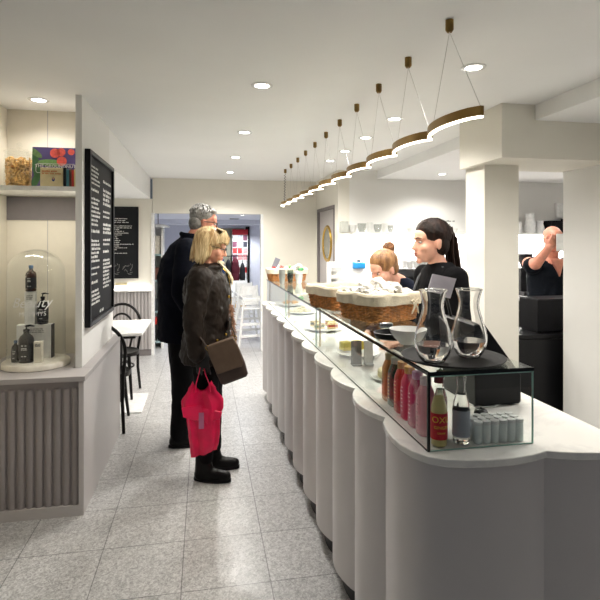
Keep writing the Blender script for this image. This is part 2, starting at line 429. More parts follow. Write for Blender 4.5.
downlight(2.72, 4.3, CZ2, 'round ceiling light in the lower ceiling behind the beam', None, e=30)
downlight(4.2, 4.8, CZ2, 'round ceiling light above the far right end of the back bar', None, e=30)
downlight(2.35, 1.9, CZ2, 'round ceiling light in the staff aisle beside the cream wall', None, e=44)
downlight(2.2, 0.6, CZ2, 'round ceiling light in the staff aisle nearest the camera', None, e=1.5)
downlight(-1.25, 5.6, 2.16, 'round ceiling light above the small table in the niche', None, e=16)
downlight(-1.02, 3.45, CZ, 'round light in the top of the wall recess above the shelf', None, e=7)
g = 'recessed lights of the distant room'
for k, (px, py) in enumerate([(242.5, 215.2), (228.5, 220.8), (243, 226.5), (196, 219)]):
    d = FPX * (FARZ - 1.55) / (243 - py); p = at(px, py, min(d, 12.5))
    downlight(p.x, min(p.y, 12.6), FARZ, ['nearest tiny ceiling light seen through the opening', 'tiny ceiling light left of the vent through the opening',
       'furthest tiny ceiling light seen through the opening', 'tiny ceiling light just left of the grey haired man'][k], g, e=85, r=0.045, col=(0.93, 0.96, 1.0))
p = at(234.2, 218.6, FPX*(FARZ-1.55)/(243-218.6))
v = thing('ceiling_vent', 'small dark ceiling vent in the distant room', 'vent', (p.x, p.y, FARZ))
MB().b2((-0.10, -0.10, -0.006), (0.10, 0.10, -0.0005)).build('frame', M['wire'], v)
q = MB()
for k in range(5): q.box((0, -0.07 + k*0.035, -0.008), (0.17, 0.012, 0.004))
q.build('slats', M['black_matt'], v)

# ------------------------------------------------------------------ wavy pendant
pen = thing('wavy_pendant_light', 'long bronze scalloped pendant lamp with glowing underside hanging above the bar', 'pendant lamp', (0.994, 0, 0))
NC, PY0, PP, PZ = 11, 1.70, 0.4236, 2.008
def wavy(n=11):
    pts = []
    for k in range(NC):
        for j in range(n):
            a = j / float(n)
            pts.append((-0.064 * math.sin(PI*a)**0.62, PY0 + PP*(k + a)))
    pts.append((0, PY0 + PP*NC)); return pts
def strip(pts, w, z0, z1, m, name):
    b = MB(); n = len(pts); L = []
    for i, (x, y) in enumerate(pts):
        L.append([b.bm.verts.new(q_) for q_ in (V(x-w, y, z0), V(x+w, y, z0), V(x+w, y, z1), V(x-w, y, z1))])
    for A, B in zip(L, L[1:]):
        for k in range(4): b.bm.faces.new((A[k], A[(k+1) % 4], B[(k+1) % 4], B[k]))
    b.bm.faces.new(L[0][::-1]); b.bm.faces.new(L[-1]); return b.build(name, m, pen)
wp = wavy()
strip(wp, 0.007, PZ + 0.0062, PZ + 0.042, M['bronze'], 'bronze_band')
strip(wp, 0.0055, PZ - 0.002, PZ + 0.006, M['led'], 'glowing_diffuser')
for k in range(NC):
    yc = PY0 + PP*(k + 0.5)
    MB().lathe([(0, -0.050), (0.010, -0.050), (0.0165, -0.040), (0.0165, -0.0005), (0, -0.0005)], seg=14).build('ceiling_cup', M['bronze'], pen, loc=(-0.02, yc, CZ))
    q = MB()
    q.tube([(-0.02, yc, CZ - 0.048), (0, PY0 + PP*k + 0.01, PZ + 0.040)], 0.0010, 5)
    q.tube([(-0.02, yc, CZ - 0.048), (0, PY0 + PP*(k+1) - 0.01, PZ + 0.040)], 0.0010, 5)
    q.build('suspension_wire', M['wire'], pen)
q = MB(); pts = []
for i in range(80):
    t = i/79.0; a = t*PI*22; pts.append((-0.02 + 0.020*(t) + 0.009*math.cos(a), PY0 + PP*NC - 0.19 + 0.17*t + 0.009*math.sin(a), CZ - 0.058 - (CZ - 0.058 - PZ - 0.048)*t))
q.tube(pts, 0.0028, 5); q.build('power_cable', M['black_matt'], pen)
for k in range(5):
    l = bpy.data.lights.new('pendant_glow', 'AREA'); l.shape = 'RECTANGLE'; l.size = 0.06; l.size_y = 0.85; l.energy = 5; l.color = (1.0, 0.92, 0.78)
    lo = bpy.data.objects.new('pendant_glow', l); COL.objects.link(lo); lo.parent = pen; lo.location = (-0.04, PY0 + 0.47 + k*0.93, PZ - 0.012)

# ------------------------------------------------------------------ door in the side wall, behind the bar
dr = thing('swing_door', 'grey swing door with round brass porthole window behind the bar', 'door', (1.616, 6.70, 0)); dr['kind'] = 'structure'
MB().b2((0.02, -0.445, 0.01), (0.06, 0.445, 1.99)).build('door_leaf', M['grey_paint'], dr)
MB().b2((-0.015, -0.48, 0), (0.10, -0.447, 2.03)).b2((-0.015, 0.447, 0), (0.10, 0.48, 2.03)).b2((-0.015, -0.447, 1.992), (0.10, 0.447, 2.03)).build('door_frame', M['grey_dark_paint'], dr)
R90 = Matrix.Rotation(-PI/2, 4, 'Y')
MB().lathe([(0.20, 0), (0.20, 0.012), (0.215, 0.022), (0.235, 0.022), (0.25, 0.010), (0.25, 0)], seg=40, M=Matrix.Translation((0.02, -0.02, 1.54)) @ R90).build('porthole_ring', M['brass'], dr)
MB().lathe([(0, 0.002), (0.20, 0.002), (0.20, 0.006), (0, 0.006)], seg=40, M=Matrix.Translation((0.02, -0.02, 1.54)) @ R90).build('porthole_glass', mat('dark_glass', srgb(120, 120, 112), 0.12), dr)
MB().b2((0.008, 0.28, 1.42), (0.02, 0.36, 1.66)).build('push_plate', M['wire'], dr, bevel=0.003)

# ------------------------------------------------------------------ menu boards
def dashes(mb, x0, x1, y, h, fn):
    """a line of small chalk strokes standing for writing too small to read"""
    x = x0
    while x < x1 - h:
        w_ = random.uniform(1.2, 4.2) * h; w_ = min(w_, x1 - x)
        c = x
        while c < x + w_ - 0.3*h:
            cw = random.uniform(0.35, 0.6)*h; hh = h*random.choice([0.7, 0.7, 1.0, 0.85])
            fn(mb, c, c + cw, y, y + hh); c += cw + 0.22*h
        x += w_ + 0.65*h
bd = thing('menu_board', 'large framed black menu board with white writing on the left pier wall', 'menu board', (XL, 3.785, 1.58))
BH, BW = 0.557, 0.43
MB().b2((0.001, -BW + 0.02, -BH + 0.02), (0.02, BW - 0.02, BH - 0.02)).build('board_face', M['board'], bd)
q = MB()
for s in (-1, 1):
    q.b2((0.001, s*BW - (0.03 if s > 0 else 0), -BH), (0.036, s*BW + (0 if s > 0 else 0.03), BH))
    q.b2((0.001, -BW + 0.03, s*BH - (0.03 if s > 0 else 0)), (0.036, BW - 0.03, s*BH + (0 if s > 0 else 0.03)))
q.build('frame', M['black'], bd, bevel=0.003)
def fy(mb, a, b, z0, z1): mb.b2((0.0202, a, z0), (0.0212, b, z1))
q = MB()
z = 0.46
for (n, h, gap, ind) in [(5, .014, .034, 0), (1, .02, .05, 0), (7, .017, .036, 0), (1, .022, .055, 0), (6, .018, .034, 0), (2, .014, .05, 0), (1, .02, .05, 0), (7, .017, .034, 0), (1, .02, .04, 0), (3, .016, .034, 0)]:
    for k in range(n):
        if z < -0.45: break
        dashes(q, -0.38, random.uniform(-0.16, -0.04), z, h, fy); z -= gap*0.78
    z -= 0.018
z = 0.40
for (n, h, gap) in [(1, .02, .05), (4, .024, .04), (2, .016, .045), (3, .022, .036), (2, .018, .04), (1, .022, .05), (8, .018, .034), (2, .02, .05), (7, .018, .034)]:
    for k in range(n):
        if z < -0.40: break
        dashes(q, 0.06, random.uniform(0.26, 0.40), z, h, fy); z -= gap*0.8
    z -= 0.022
dashes(q, -0.06, 0.10, -0.51, 0.02, fy)
q.build('lettering', M['chalk'], bd, smooth=False)

c1 = at(139, 207, 7.06); c0 = at(139, 278, 7.06)
b2 = thing('menu_board', 'black menu board with small white writing above the niche ledge', 'menu board', (c1.x - 0.42, YF, (c1.z + c0.z)/2))
MB().b2((-0.42, -0.022, -0.49), (0.42, -0.001, 0.49)).build('board_face', M['board'], b2, bevel=0.003)
q = MB()
for s in (-1, 1): q.b2((-0.42 if s < 0 else 0.40, -0.028, -0.49), (-0.40 if s < 0 else 0.42, -0.0225, 0.49))
for s in (-1, 1): q.b2((-0.40, -0.028, -0.49 if s < 0 else 0.47), (0.40, -0.0225, -0.47 if s < 0 else 0.49))
q.build('frame', M['black'], b2)
def fx(mb, a, b, z0, z1): mb.b2((a, -0.0232, z0), (b, -0.0222, z1))
q = MB(); z = 0.32
while z > -0.20:
    dashes(q, -0.36, -0.36 + random.uniform(.2, .33), z, 0.011, fx)
    dashes(q, 0.03, 0.03 + random.uniform(.10, .34), z, 0.013, fx); z -= random.choice([.024, .024, .026, .05])
q.build('lettering', M['chalk'], b2, smooth=False)
for cx in (-0.12, 0.12, 0.29):
    q = MB()
    for k in range(16):
        a = 2*PI*k/16; rr = 0.055 + 0.02*math.sin(3*a)
        q.tube([(cx + rr*0.7*math.cos(a), -0.024, -0.36 + rr*math.sin(a)), (cx + rr*1.1*math.cos(a+0.5), -0.024, -0.36 + rr*1.1*math.sin(a+0.5))], 0.0022, 4)
    q.build('chalk_drawing', M['chalk_dim'] if 'chalk_dim' in M else M.setdefault('chalk_dim', mat('chalk_dim', srgb(150, 150, 145), 0.8)), b2, smooth=False)
p = at(122, 283.5, 7.04)
o = MB().box((0, 0, 0), (0.15, 0.012, 0.035)).build('brass_plate', mat('plate_beige', srgb(196, 184, 150), 0.5), loc=(p.x, YF - 0.007, p.z))
tag(o, 'small beige plate on the wall under the niche menu board', 'plate')

# ------------------------------------------------------------------ cafe table and bentwood chairs
tb = thing('cafe_table', 'small cafe table with white marble top and black pedestal in the niche', 'table', (-0.90, 5.13, 0))
MB().b2((-0.36, -0.40, 0.72), (0.36, 0.42, 0.75)).build('table_top', M['marble'], tb, bevel=0.006)
MB().b2((-0.30, -0.40, 0.70), (0.30, 0.38, 0.7195)).build('top_frame', M['black_wood'], tb)
MB().cyl((0.10, 0.05, 0.016), (0.10, 0.05, 0.70), 0.024, seg=20).build('pedestal', M['black'], tb)
MB().b2((-0.16, -0.30, 0), (0.34, 0.30, 0.016)).build('base_plate', M['white'], tb, bevel=0.004)

def arc(c, rx, rz, a0, a1, n, f=lambda x, z: (x, 0, z)):
    return [V(*f(c[0] + rx*math.cos(a0 + (a1-a0)*k/n), c[1] + rz*math.sin(a0 + (a1-a0)*k/n))) for k in range(n + 1)]
def bent_chair(label, loc, rz):
    t = thing('bentwood_chair', label, 'chair', loc, rz, group='black bentwood chairs at the niche table')
    MB().lathe([(0, 0.448), (0.175, 0.446), (0.19, 0.452), (0.205, 0.46), (0.21, 0.45), (0.21, 0.425), (0.19, 0.42), (0.17, 0.436), (0, 0.438)], seg=36).build('seat', M['black_wood'], t)
    back = lambda x, z: (x, -0.185 - 0.09*max(0, z - 0.44)/0.44 - (0.02*(0.44 - z)/0.44 if z < 0.44 else 0) * 3.0, z)
    top = arc((0, 0.66), 0.20, 0.24, PI, 0, 18, back)
    q = MB(); q.tube([back(-0.175, 0.44), back(-0.19, 0.55)] + top + [back(0.19, 0.55), back(0.175, 0.44)], 0.0145, 10); q.build('back_hoop', M['black_wood'], t)
    q = MB(); q.tube([back(-0.09, 0.445), back(-0.115, 0.56)] + arc((0, 0.62), 0.125, 0.18, PI, 0, 14, back) + [back(0.115, 0.56), back(0.09, 0.445)], 0.011, 8); q.build('inner_hoop', M['black_wood'], t)
    for s in (-1, 1):
        MB().tube([(s*0.175, -0.185, 0.445), (s*0.172, -0.20, 0.25), (s*0.19, -0.245, 0.0)], [0.0155, 0.015, 0.013], 10).build('leg', M['black_wood'], t)
        MB().tube([(s*0.13, 0.145, 0.425), (s*0.145, 0.165, 0.22), (s*0.165, 0.205, 0.0)], [0.017, 0.016, 0.012], 10).build('leg', M['black_wood'], t)
    MB().tube([(0.155*math.cos(2*PI*k/28), -0.01 + 0.17*math.sin(2*PI*k/28), 0.30) for k in range(28)], 0.009, 8, closed=True).build('ring_stretcher', M['black_wood'], t)
    for s in (-1, 1):
        MB().tube([(s*0.135, 0.158, 0.31), (s*0.115, 0.13, 0.37), (s*0.07, 0.10, 0.41), (s*0.03, 0.09, 0.428)], 0.008, 7).build('bent_brace', M['black_wood'], t)
    return t
bent_chair('black bentwood chair on the near side of the niche table, back to the camera', (-0.83, 4.58, 0), 0.0)
bent_chair('black bentwood chair on the far side of the niche table, facing the camera', (-0.86, 5.42, 0), PI)
M['water'] = mat('water', (1, 1, 1), 0.0, trans=1.0, ior=1.33, noise=0.0001)
# ================================================================== the bar counter
HC = 0.95
GX0, GX1, GY0, GY1, GZ = 0.632, 0.968, 1.372, 5.20, 1.178   # the glass case
bar = thing('bar_counter', 'long white service counter with scalloped vertical front and marble worktop', 'counter', (0.614, 1.675, 0))
OX, OY = 0.614, 1.675
def front_line(off=0.0):
    """scalloped edge: along the walkway from the far end to the near corner, then to the right"""
    pts = []
    for k in range(10, 0, -1):                      # scallops between cusps
        ya, yb = OY + 0.355*k, OY + 0.355*(k-1)
        for j in range(12):
            a = j/12.0; pts.append((OX - (0.050)*math.sin(PI*a)**0.8, ya + (yb-ya)*a))
    corner = [(0.614, 1.675), (0.590, 1.63), (0.5775, 1.57), (0.572, 1.50), (0.575, 1.44), (0.590, 1.385), (0.618, 1.34), (0.66, 1.312), (0.71, 1.297),
              (0.78, 1.288), (0.85, 1.289), (0.92, 1.299), (0.972, 1.316)]
    pts += corner
    for j in range(1, 13): a = j/12.0; pts.append((0.972 + 0.40*a, 1.316 - 0.045*math.sin(PI*a)**0.8))
    if off:
        q = []
        for (x, y) in pts:
            # step back towards the inside of the counter
            if y > 1.7: q.append((x + off, y))
            else:
                dx, dy = x - 0.95, y - 1.75; L = math.hypot(dx, dy)
                if x > 0.95: q.append((x, y + off))
                else: q.append((x - off*dx/L*1.15, y - off*dy/L*1.15))
        pts = q
    return pts
def outline(off, back=0.0):
    p = front_line(off); xr = p[-1][0]
    return [(x - OX, y - OY) for x, y in p + [(xr, 1.385 - back*.3), (1.256 - back, 1.405 - back*.3), (1.256 - back, 2.30), (1.06 - back, 2.34), (1.06 - back, OY + 3.55)]]
MB().prism(outline(0.010, 0.03), 0.10, 0.928).build('scalloped_body', M['counter'], bar)
MB().prism(outline(0.0), 0.928, HC).build('worktop', M['marble'], bar, bevel=0.003)
MB().prism(outline(0.055, 0.05), 0.0, 0.10).build('plinth', M['plinth'], bar)

# ------------------------------------------------------------------ glass case
gc = thing('glass_display_case', 'long glass display case standing on the marble worktop of the bar', 'display case', (GX0, GY0, HC))
L = GY1 - GY0; W = GX1 - GX0; H = GZ - HC
cuts = [0, 1.50, 2.61, L]
for a, b in zip(cuts, cuts[1:]):
    MB().b2((0, a + 0.0015, 0.0005), (0.006, b - 0.0015, H - 0.008)).build('front_pane', M['glass'], gc)
    MB().b2((0.006, a + 0.001, H - 0.008), (W, b - 0.001, H)).build('top_pane', M['glass_top'], gc)
MB().b2((0.0065, 0.0, 0.0005), (W, 0.006, H - 0.0085)).build('end_pane', M['glass'], gc)
MB().b2((0.0065, L - 0.006, 0.0005), (W, L, H - 0.0085)).build('end_pane', M['glass'], gc)
for c in cuts[1:-1]:
    MB().b2((0.0065, c - 0.003, 0.0005), (W - 0.004, c + 0.003, H - 0.0085)).build('divider_pane', M['glass'], gc)
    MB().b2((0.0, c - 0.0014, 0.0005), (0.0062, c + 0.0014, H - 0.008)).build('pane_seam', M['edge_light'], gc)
MB().b2((-0.002, -0.004, H - 0.0085), (0.006, L, H + 0.0005)).build('top_front_edge', M['edge_black'], gc)
MB().b2((0.006, -0.004, H - 0.0075), (W + 0.002, 0.0, H + 0.0005)).b2((0.006, -0.003, H - 0.0105), (W, 0.0, H - 0.0077)).build('top_end_edge', M['edge_black'], gc)
MB().b2((0.006, -0.0042, H - 0.0135), (W, -0.0002, H - 0.0107)).build('lower_edge_highlight', M['edge_light'], gc)  # pale strip put in as the highlight below the black edge
MB().b2((-0.0015, -0.0035, 0.0005), (0.006, 0.0035, H - 0.0087)).build('corner_edge', M['edge_black'], gc)
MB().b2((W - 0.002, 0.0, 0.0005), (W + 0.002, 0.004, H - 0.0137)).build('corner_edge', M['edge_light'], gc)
MB().b2((-0.002, 0.004, 0.0003), (0.0, L, 0.004)).build('bottom_edge', M['edge'], gc)
MB().b2((0.007, 0.0005, 0.0002), (W, -0.0015, 0.003)).build('bottom_edge', M['edge_light'], gc)
for c in (1.50, 2.61, 3.80):
    MB().cyl((0.03, c + 0.015, 0.0005), (0.03, c + 0.015, H - 0.009), 0.006, seg=12).build('brass_post', M['brass'], gc)

# ------------------------------------------------------------------ baskets
def rrect(w, d, r, n):
    """n points round a rounded rectangle, by arc length"""
    seg = [w - 2*r, PI*r/2, d - 2*r, PI*r/2]*2; T = sum(seg); out = []
    for k in range(n):
        s = T*k/n; i = 0
        while s > seg[i]: s -= seg[i]; i += 1
        x0, y0 = w/2 - r, d/2 - r
        if i == 0: p = (-x0 + s, -d/2); nn = (0, -1)
        elif i == 1: a = -PI/2 + s/r; p = (x0 + r*math.cos(a), -y0 + r*math.sin(a)); nn = (math.cos(a), math.sin(a))
        elif i == 2: p = (w/2, -y0 + s); nn = (1, 0)
        elif i == 3: a = s/r; p = (x0 + r*math.cos(a), y0 + r*math.sin(a)); nn = (math.cos(a), math.sin(a))
        elif i == 4: p = (x0 - s, d/2); nn = (0, 1)
        elif i == 5: a = PI/2 + s/r; p = (-x0 + r*math.cos(a), y0 + r*math.sin(a)); nn = (math.cos(a), math.sin(a))
        elif i == 6: p = (-w/2, y0 - s); nn = (-1, 0)
        else: a = PI + s/r; p = (-x0 + r*math.cos(a), -y0 + r*math.sin(a)); nn = (math.cos(a), math.sin(a))
        out.append((p, nn))
    return out
def basket(label, loc, rz, w, d, h, bow=True):
    t = thing('wicker_basket', label, 'basket', loc, rz, group='lined wicker baskets on the glass case')
    n = 144; q = MB(); rows = 13
    for k in range(rows):
        f = (k + 0.5)/rows; sc_ = 1 - 0.10*(1 - f)
        P = rrect(w*sc_, d*sc_, 0.032, n); pts = []
        for i, (p, nn) in enumerate(P):
            s = 0.0042*math.sin(PI*(i/3.0) + PI*k); pts.append((p[0] + nn[0]*s, p[1] + nn[1]*s, 0.006 + (h - 0.012)*f))
        q.tube(pts, 0.0050, 6, closed=True)
    q.build('woven_wall', M['wicker'], t)
    q = MB()
    P0 = rrect(w*0.9, d*0.9, 0.032, 48); P1 = rrect(w, d, 0.032, 48)
    for (a, na), (b, nb) in zip(P0, P1): q.tube([(a[0], a[1], 0.003), (b[0], b[1], h)], 0.0035, 5)
    q.build('stakes', M['wicker2'], t)
    q = MB(); q.prism([p for p, _ in rrect(w*0.89, d*0.89, 0.04, 40)], 0.0, 0.006); q.build('base', M['wicker'], t)
    # cloth liner: up the inside, over the rim, hanging outside
    q = MB(); N = 96
    prof = [(-0.022, 0.012), (-0.014, h*0.6), (-0.012, h + 0.004), (-0.004, h + 0.014), (0.006, h + 0.012), (0.013, h + 0.002), (0.014, h*0.85), (0.016, h*0.66), (0.0115, h*0.66), (0.010, h*0.85), (0.0085, h - 0.002), (0.004, h + 0.006), (-0.006, h + 0.006), (-0.009, h - 0.002), (-0.0105, h*0.6), (-0.018, 0.012)]
    P = rrect(w, d, 0.032, N); R = []
    for i, (p, nn) in enumerate(P):
        col = []
        for j, (o, z) in enumerate(prof):
            wv = 0.0014*math.sin(i*0.9 + 1.3*math.sin(i*0.31)) if 4 <= j <= 9 else 0
            zz = z + (0.0015*math.sin(i*0.55 + 2*math.sin(i*0.17)) if j in (7, 8) else 0) + (0.003*math.sin(i*0.4) if 2 <= j <= 5 else 0)
            sc2 = 1 - 0.10*(1 - min(1, z/h))
            col.append(q.bm.verts.new(V(p[0]*sc2 + nn[0]*(o + wv), p[1]*sc2 + nn[1]*(o + wv), zz)))
        R.append(col)
    for A, B in zip(R, R[1:] + R[:1]):
        for j in range(len(prof)):
            j2 = (j + 1) % len(prof)
            q.bm.faces.new((A[j], A[j2], B[j2], B[j]))
    q.prism([(p[0]*0.86, p[1]*0.86) for p, _ in P], 0.008, 0.014)
    q.build('cloth_liner', M['cloth'], t)
    if bow:
        q = MB(); cx, cy = w/2*0.52, -d/2 - 0.020
        for s in (-1, 1):
            q.tube([(cx, cy, h*0.74), (cx + s*0.016, cy - 0.010, h*0.86), (cx + s*0.030, cy - 0.006, h*0.80), (cx + s*0.018, cy - 0.008, h*0.70), (cx, cy, h*0.74)], 0.0035, 6)
            q.tube([(cx, cy, h*0.74), (cx + s*0.010, cy - 0.008, h*0.55), (cx + s*0.022, cy - 0.004, h*0.30)], [0.0035, 0.005, 0.003], 6)
        q.sph((cx, cy - 0.003, h*0.74), 0.007, seg=10, ring=6); q.build('ribbon_bow', M['cloth'], t)
    return t
basket('wicker basket with cream liner and bow heaped with crumpled white packets beside the black tray', (0.845, 2.40, GZ + 0.0008), math.radians(24), 0.300, 0.29, 0.122)
basket('wicker basket with cream liner, nearly empty, directly behind the basket of white packets', (0.785, 2.86, GZ + 0.0008), math.radians(17), 0.31, 0.30, 0.118, bow=False)
basket('furthest wicker basket with cream liner at the far end of the glass case', (0.80, 4.98, GZ + 0.0008), 0.0, 0.37, 0.26, 0.112, bow=False)
def crumple(name, size, m, seed, flat=1.0):
    rnd = random.Random(seed); b = bmesh.new(); bmesh.ops.create_icosphere(b, subdivisions=2, radius=1.0)
    for v in b.verts:
        n = v.co.normalized(); f = 0.68 + 0.5*rnd.random()
        v.co = V(n.x*size[0]*f, n.y*size[1]*f, n.z*size[2]*f*flat)
    me = bpy.data.meshes.new(name); b.to_mesh(me); b.free(); me.materials.append(m); return me
crm = [crumple('wrapped_packet', (0.042, 0.030, 0.027), M['paper'] if k % 3 else M['foil'], 100 + k) for k in range(6)]
Rz = Matrix.Rotation(math.radians(24), 4, 'Z'); n = 0
lab = 'crumpled white paper packet heaped in the near wicker basket with the bow'
for k in range(30):
    ix, iy = k % 6, k // 6
    lx = -0.105 + 0.042*ix + random.uniform(-.006, .006); ly = -0.09 + 0.045*iy + random.uniform(-.006, .006)
    r2 = (lx/0.13)**2 + (ly/0.12)**2
    p = Rz @ V(lx, ly, 0); o = bpy.data.objects.new('wrapped_packet', crm[k % 6]); COL.objects.link(o)
    o.location = (0.845 + p.x, 2.40 + p.y, GZ + 0.118 + 0.048*max(0, 1 - r2) + random.uniform(-0.004, 0.010))
    o.rotation_euler = (random.uniform(-.6, .6), random.uniform(-.6, .6), random.uniform(0, 6)); tag(o, lab, 'packet', 'white packets in the near basket')
for k in range(12):
    lx = -0.085 + 0.055*(k % 4); ly = -0.06 + 0.06*(k // 4)
    p = Rz @ V(lx, ly, 0); o = bpy.data.objects.new('wrapped_packet', crm[(k + 2) % 6]); COL.objects.link(o)
    o.location = (0.845 + p.x, 2.40 + p.y, GZ + 0.078); o.rotation_euler = (0.2, 0.1, k); tag(o, lab, 'packet', 'white packets in the near basket')
brn = [crumple('sugar_sachet', (0.030, 0.018, 0.007), mat('sachet_%d' % k, c, 0.6), 300 + k) for k, c in enumerate([srgb(120, 80, 50), srgb(225, 215, 195), srgb(90, 55, 40)])]
Rz2 = Matrix.Rotation(math.radians(17), 4, 'Z')
for k in range(24):
    lx = -0.105 + 0.042*(k % 6); ly = -0.08 + 0.054*(k // 6); p = Rz2 @ V(lx, ly, 0)
    o = bpy.data.objects.new('sugar_sachet', brn[k % 3]); COL.objects.link(o)
    o.location = (0.785 + p.x, 2.86 + p.y, GZ + 0.098 + random.uniform(0, .010)); o.rotation_euler = (random.uniform(-.3, .3), random.uniform(-.3, .3), random.uniform(0, 6))
    tag(o, 'small brown and cream sachet lying in the second wicker basket', 'sachet', 'sachets in the second basket')
far = [(-.13, srgb(190, 50, 45)), (-.10, srgb(230, 225, 215)), (-.07, srgb(120, 60, 50)), (-.04, srgb(200, 60, 50)), (-.01, srgb(230, 225, 218)), (.03, srgb(90, 140, 70)), (.06, srgb(235, 230, 225)), (.10, srgb(235, 232, 228)), (-.085, srgb(240, 236, 230)), (.0, srgb(235, 200, 190))]
for k, (dx, c) in enumerate(far):
    me = crumple('snack_packet', (0.026, 0.03, 0.022), mat('snack_%d' % k, c, 0.5), 400 + k)
    o = bpy.data.objects.new('snack_packet', me); COL.objects.link(o); o.location = (0.80 + dx, 4.93 + 0.05*(k % 2), GZ + 0.121 + 0.006*(k % 3))
    tag(o, 'small coloured snack packet heaped in the furthest wicker basket', 'packet', 'snack packets in the far basket')
o = MB().box((0, 0, 0.055), (0.05, 0.008, 0.12)).build('price_card', mat('card_grey', srgb(130, 132, 145), 0.4), loc=(0.665, 4.93, GZ + 0.117), rot=(0.1, 0.38, 0))
tag(o, 'grey upright card sticking out of the furthest wicker basket', 'card')

# ------------------------------------------------------------------ stacked cups in front of the far basket
def cup_stack(x, y, n, r, m, label, h=0.022):
    for k in range(n):
        o = MB().lathe([(r*0.66, 0.0), (r, 0.062), (r*1.05, 0.064), (r*1.05, 0.061), (r*0.97, 0.060), (r*0.63, 0.002), (0, 0.002), (0, 0)], seg=18).build('plastic_cup', m, loc=(x, y, GZ + 0.0008 + k*0.0135))
        tag(o, label, 'cup', 'cups stacked before the far basket')
cupg = thin_glass('cup_plastic', (0.80, 0.83, 0.82), ior=1.35)
cup_stack(0.700, 4.60, 6, 0.030, mat('cup_grey', srgb(176, 176, 172), 0.3), 'grey plastic cup nested in the left stack before the furthest basket')
cup_stack(0.775, 4.60, 6, 0.030, cupg, 'clear plastic cup nested in the middle stack before the furthest basket')
cup_stack(0.86, 4.62, 3, 0.036, M['white'], 'white cup nested in the right stack before the furthest basket')
for k in range(5):
    me = crumple('napkin', (0.030, 0.024, 0.018), M['paper'] if k != 2 else mat('green_paper', srgb(110, 190, 130), 0.6), 500 + k)
    o = bpy.data.objects.new('napkin', me); COL.objects.link(o); o.location = (0.855 + 0.022*((k*7) % 3 - 1), 4.60 + 0.02*(k % 2), GZ + 0.10 + 0.016*k)
    tag(o, 'folded paper napkin poking from the white cup before the furthest basket', 'napkin', 'napkins in the white cup')

# ------------------------------------------------------------------ black round tray with carafes
TX, TY = 0.783, 1.515
tr = MB().lathe([(0, 0.0), (0.140, 0.0), (0.158, 0.006), (0.163, 0.012), (0.160, 0.0125), (0.152, 0.0085), (0.138, 0.004), (0, 0.004)], seg=56).build('round_tray', M['black_matt'], loc=(TX, TY, GZ + 0.0008))
tag(tr, 'round black serving tray holding two glass carafes on the glass case', 'tray')
def carafe(label, loc, sc_=1.0):
    t = thing('glass_carafe', label, 'carafe', loc, group='glass carafes on the black tray')
    out = [(0.0, 0.000), (0.026, 0.000), (0.036, 0.006), (0.050, 0.028), (0.0570, 0.055), (0.0560, 0.078), (0.0485, 0.108), (0.0400, 0.136), (0.0340, 0.160), (0.0325, 0.180), (0.0365, 0.202), (0.0425, 0.220)]
    th = 0.0026
    inn = [(0.0400, 0.2203), (0.0335, 0.202), (0.0293, 0.180), (0.0306, 0.160), (0.0366, 0.136), (0.0450, 0.108), (0.0524, 0.078), (0.0532, 0.055), (0.0462, 0.030), (0.034, 0.013), (0.022, 0.009), (0.0, 0.0080)]
    def smooth(P):
        R = [P[0]]
        for i in range(len(P) - 1):
            p0, p1, p2, p3 = P[max(i-1, 0)], P[i], P[i+1], P[min(i+2, len(P)-1)]
            for k in (1, 2, 3):
                a = k/3.0
                f = lambda j: 0.5*((2*p1[j]) + (-p0[j] + p2[j])*a + (2*p0[j] - 5*p1[j] + 4*p2[j] - p3[j])*a*a + (-p0[j] + 3*p1[j] - 3*p2[j] + p3[j])*a**3)
                R.append((max(0, f(0)), max(0, f(1))))
        return R
    prof = [(r*sc_, z*sc_) for r, z in smooth(out)] + [(r*sc_, z*sc_) for r, z in smooth(inn)]
    b = MB(); T = lambda r, z, a: None
    b.lathe(prof, seg=64)
    b.build('glass_body', M['clear'], t)
    MB().tube([(0.0413*sc_*math.cos(2*PI*k/40), 0.0413*sc_*math.sin(2*PI*k/40), 0.2215*sc_) for k in range(40)], 0.0020, 8, closed=True).build('rim', M['clear'], t)
    # water standing inside
    wi = [(r*0.985*sc_, z*sc_ + 0.0005) for r, z in smooth(inn)[::-1] if z < 0.056]
    q = MB(); q.lathe(wi + [(0, wi[-1][1])], seg=48); q.build('water', M['water'], t)
    return t
p1 = at(433, 358, 1.572); p2 = at(469, 353, 1.640)
carafe('clear glass carafe on the left of the round black tray', (p1.x, p1.y, GZ + 0.0052))
carafe('clear glass carafe on the right of the tray, nearest the column', (p2.x, p2.y, GZ + 0.0052), 0.985)

# ------------------------------------------------------------------ white bowl in an oval tray
p = at(402, 338, 1.93)
t = MB()
t.loft([(V(0, 0, 0), 0.085, 0.058), (V(0, 0, 0.004), 0.095, 0.066), (V(0, 0, 0.026), 0.104, 0.074), (V(0, 0, 0.0265), 0.100, 0.070), (V(0, 0, 0.006), 0.090, 0.062), (V(0, 0, 0.0045), 0.001, 0.001)], seg=40)
o = t.build('oval_tray', M['black'], loc=(p.x + 0.012, p.y + 0.055, GZ + 0.0008)); tag(o, 'black oval dish behind the white bowl on the glass case', 'tray')
o = MB().lathe([(0, 0.0), (0.026, 0.0), (0.030, 0.005), (0.048, 0.022), (0.062, 0.044), (0.066, 0.056), (0.0635, 0.056), (0.058, 0.044), (0.045, 0.026), (0.025, 0.012), (0, 0.010)], seg=48).build('white_bowl', M['white'], loc=(p.x, p.y - 0.052, GZ + 0.0008))
tag(o, 'white china bowl on the glass case between basket and carafes', 'bowl')
p = at(386, 327, 2.22)
o = MB().box((0, 0, 0.013), (0.055, 0.03, 0.026)).build('metal_tin', M['steel'], loc=(p.x, p.y, GZ + 0.001), bevel=0.005); tag(o, 'small grey metal tin on the glass case in front of the bow basket', 'tin')

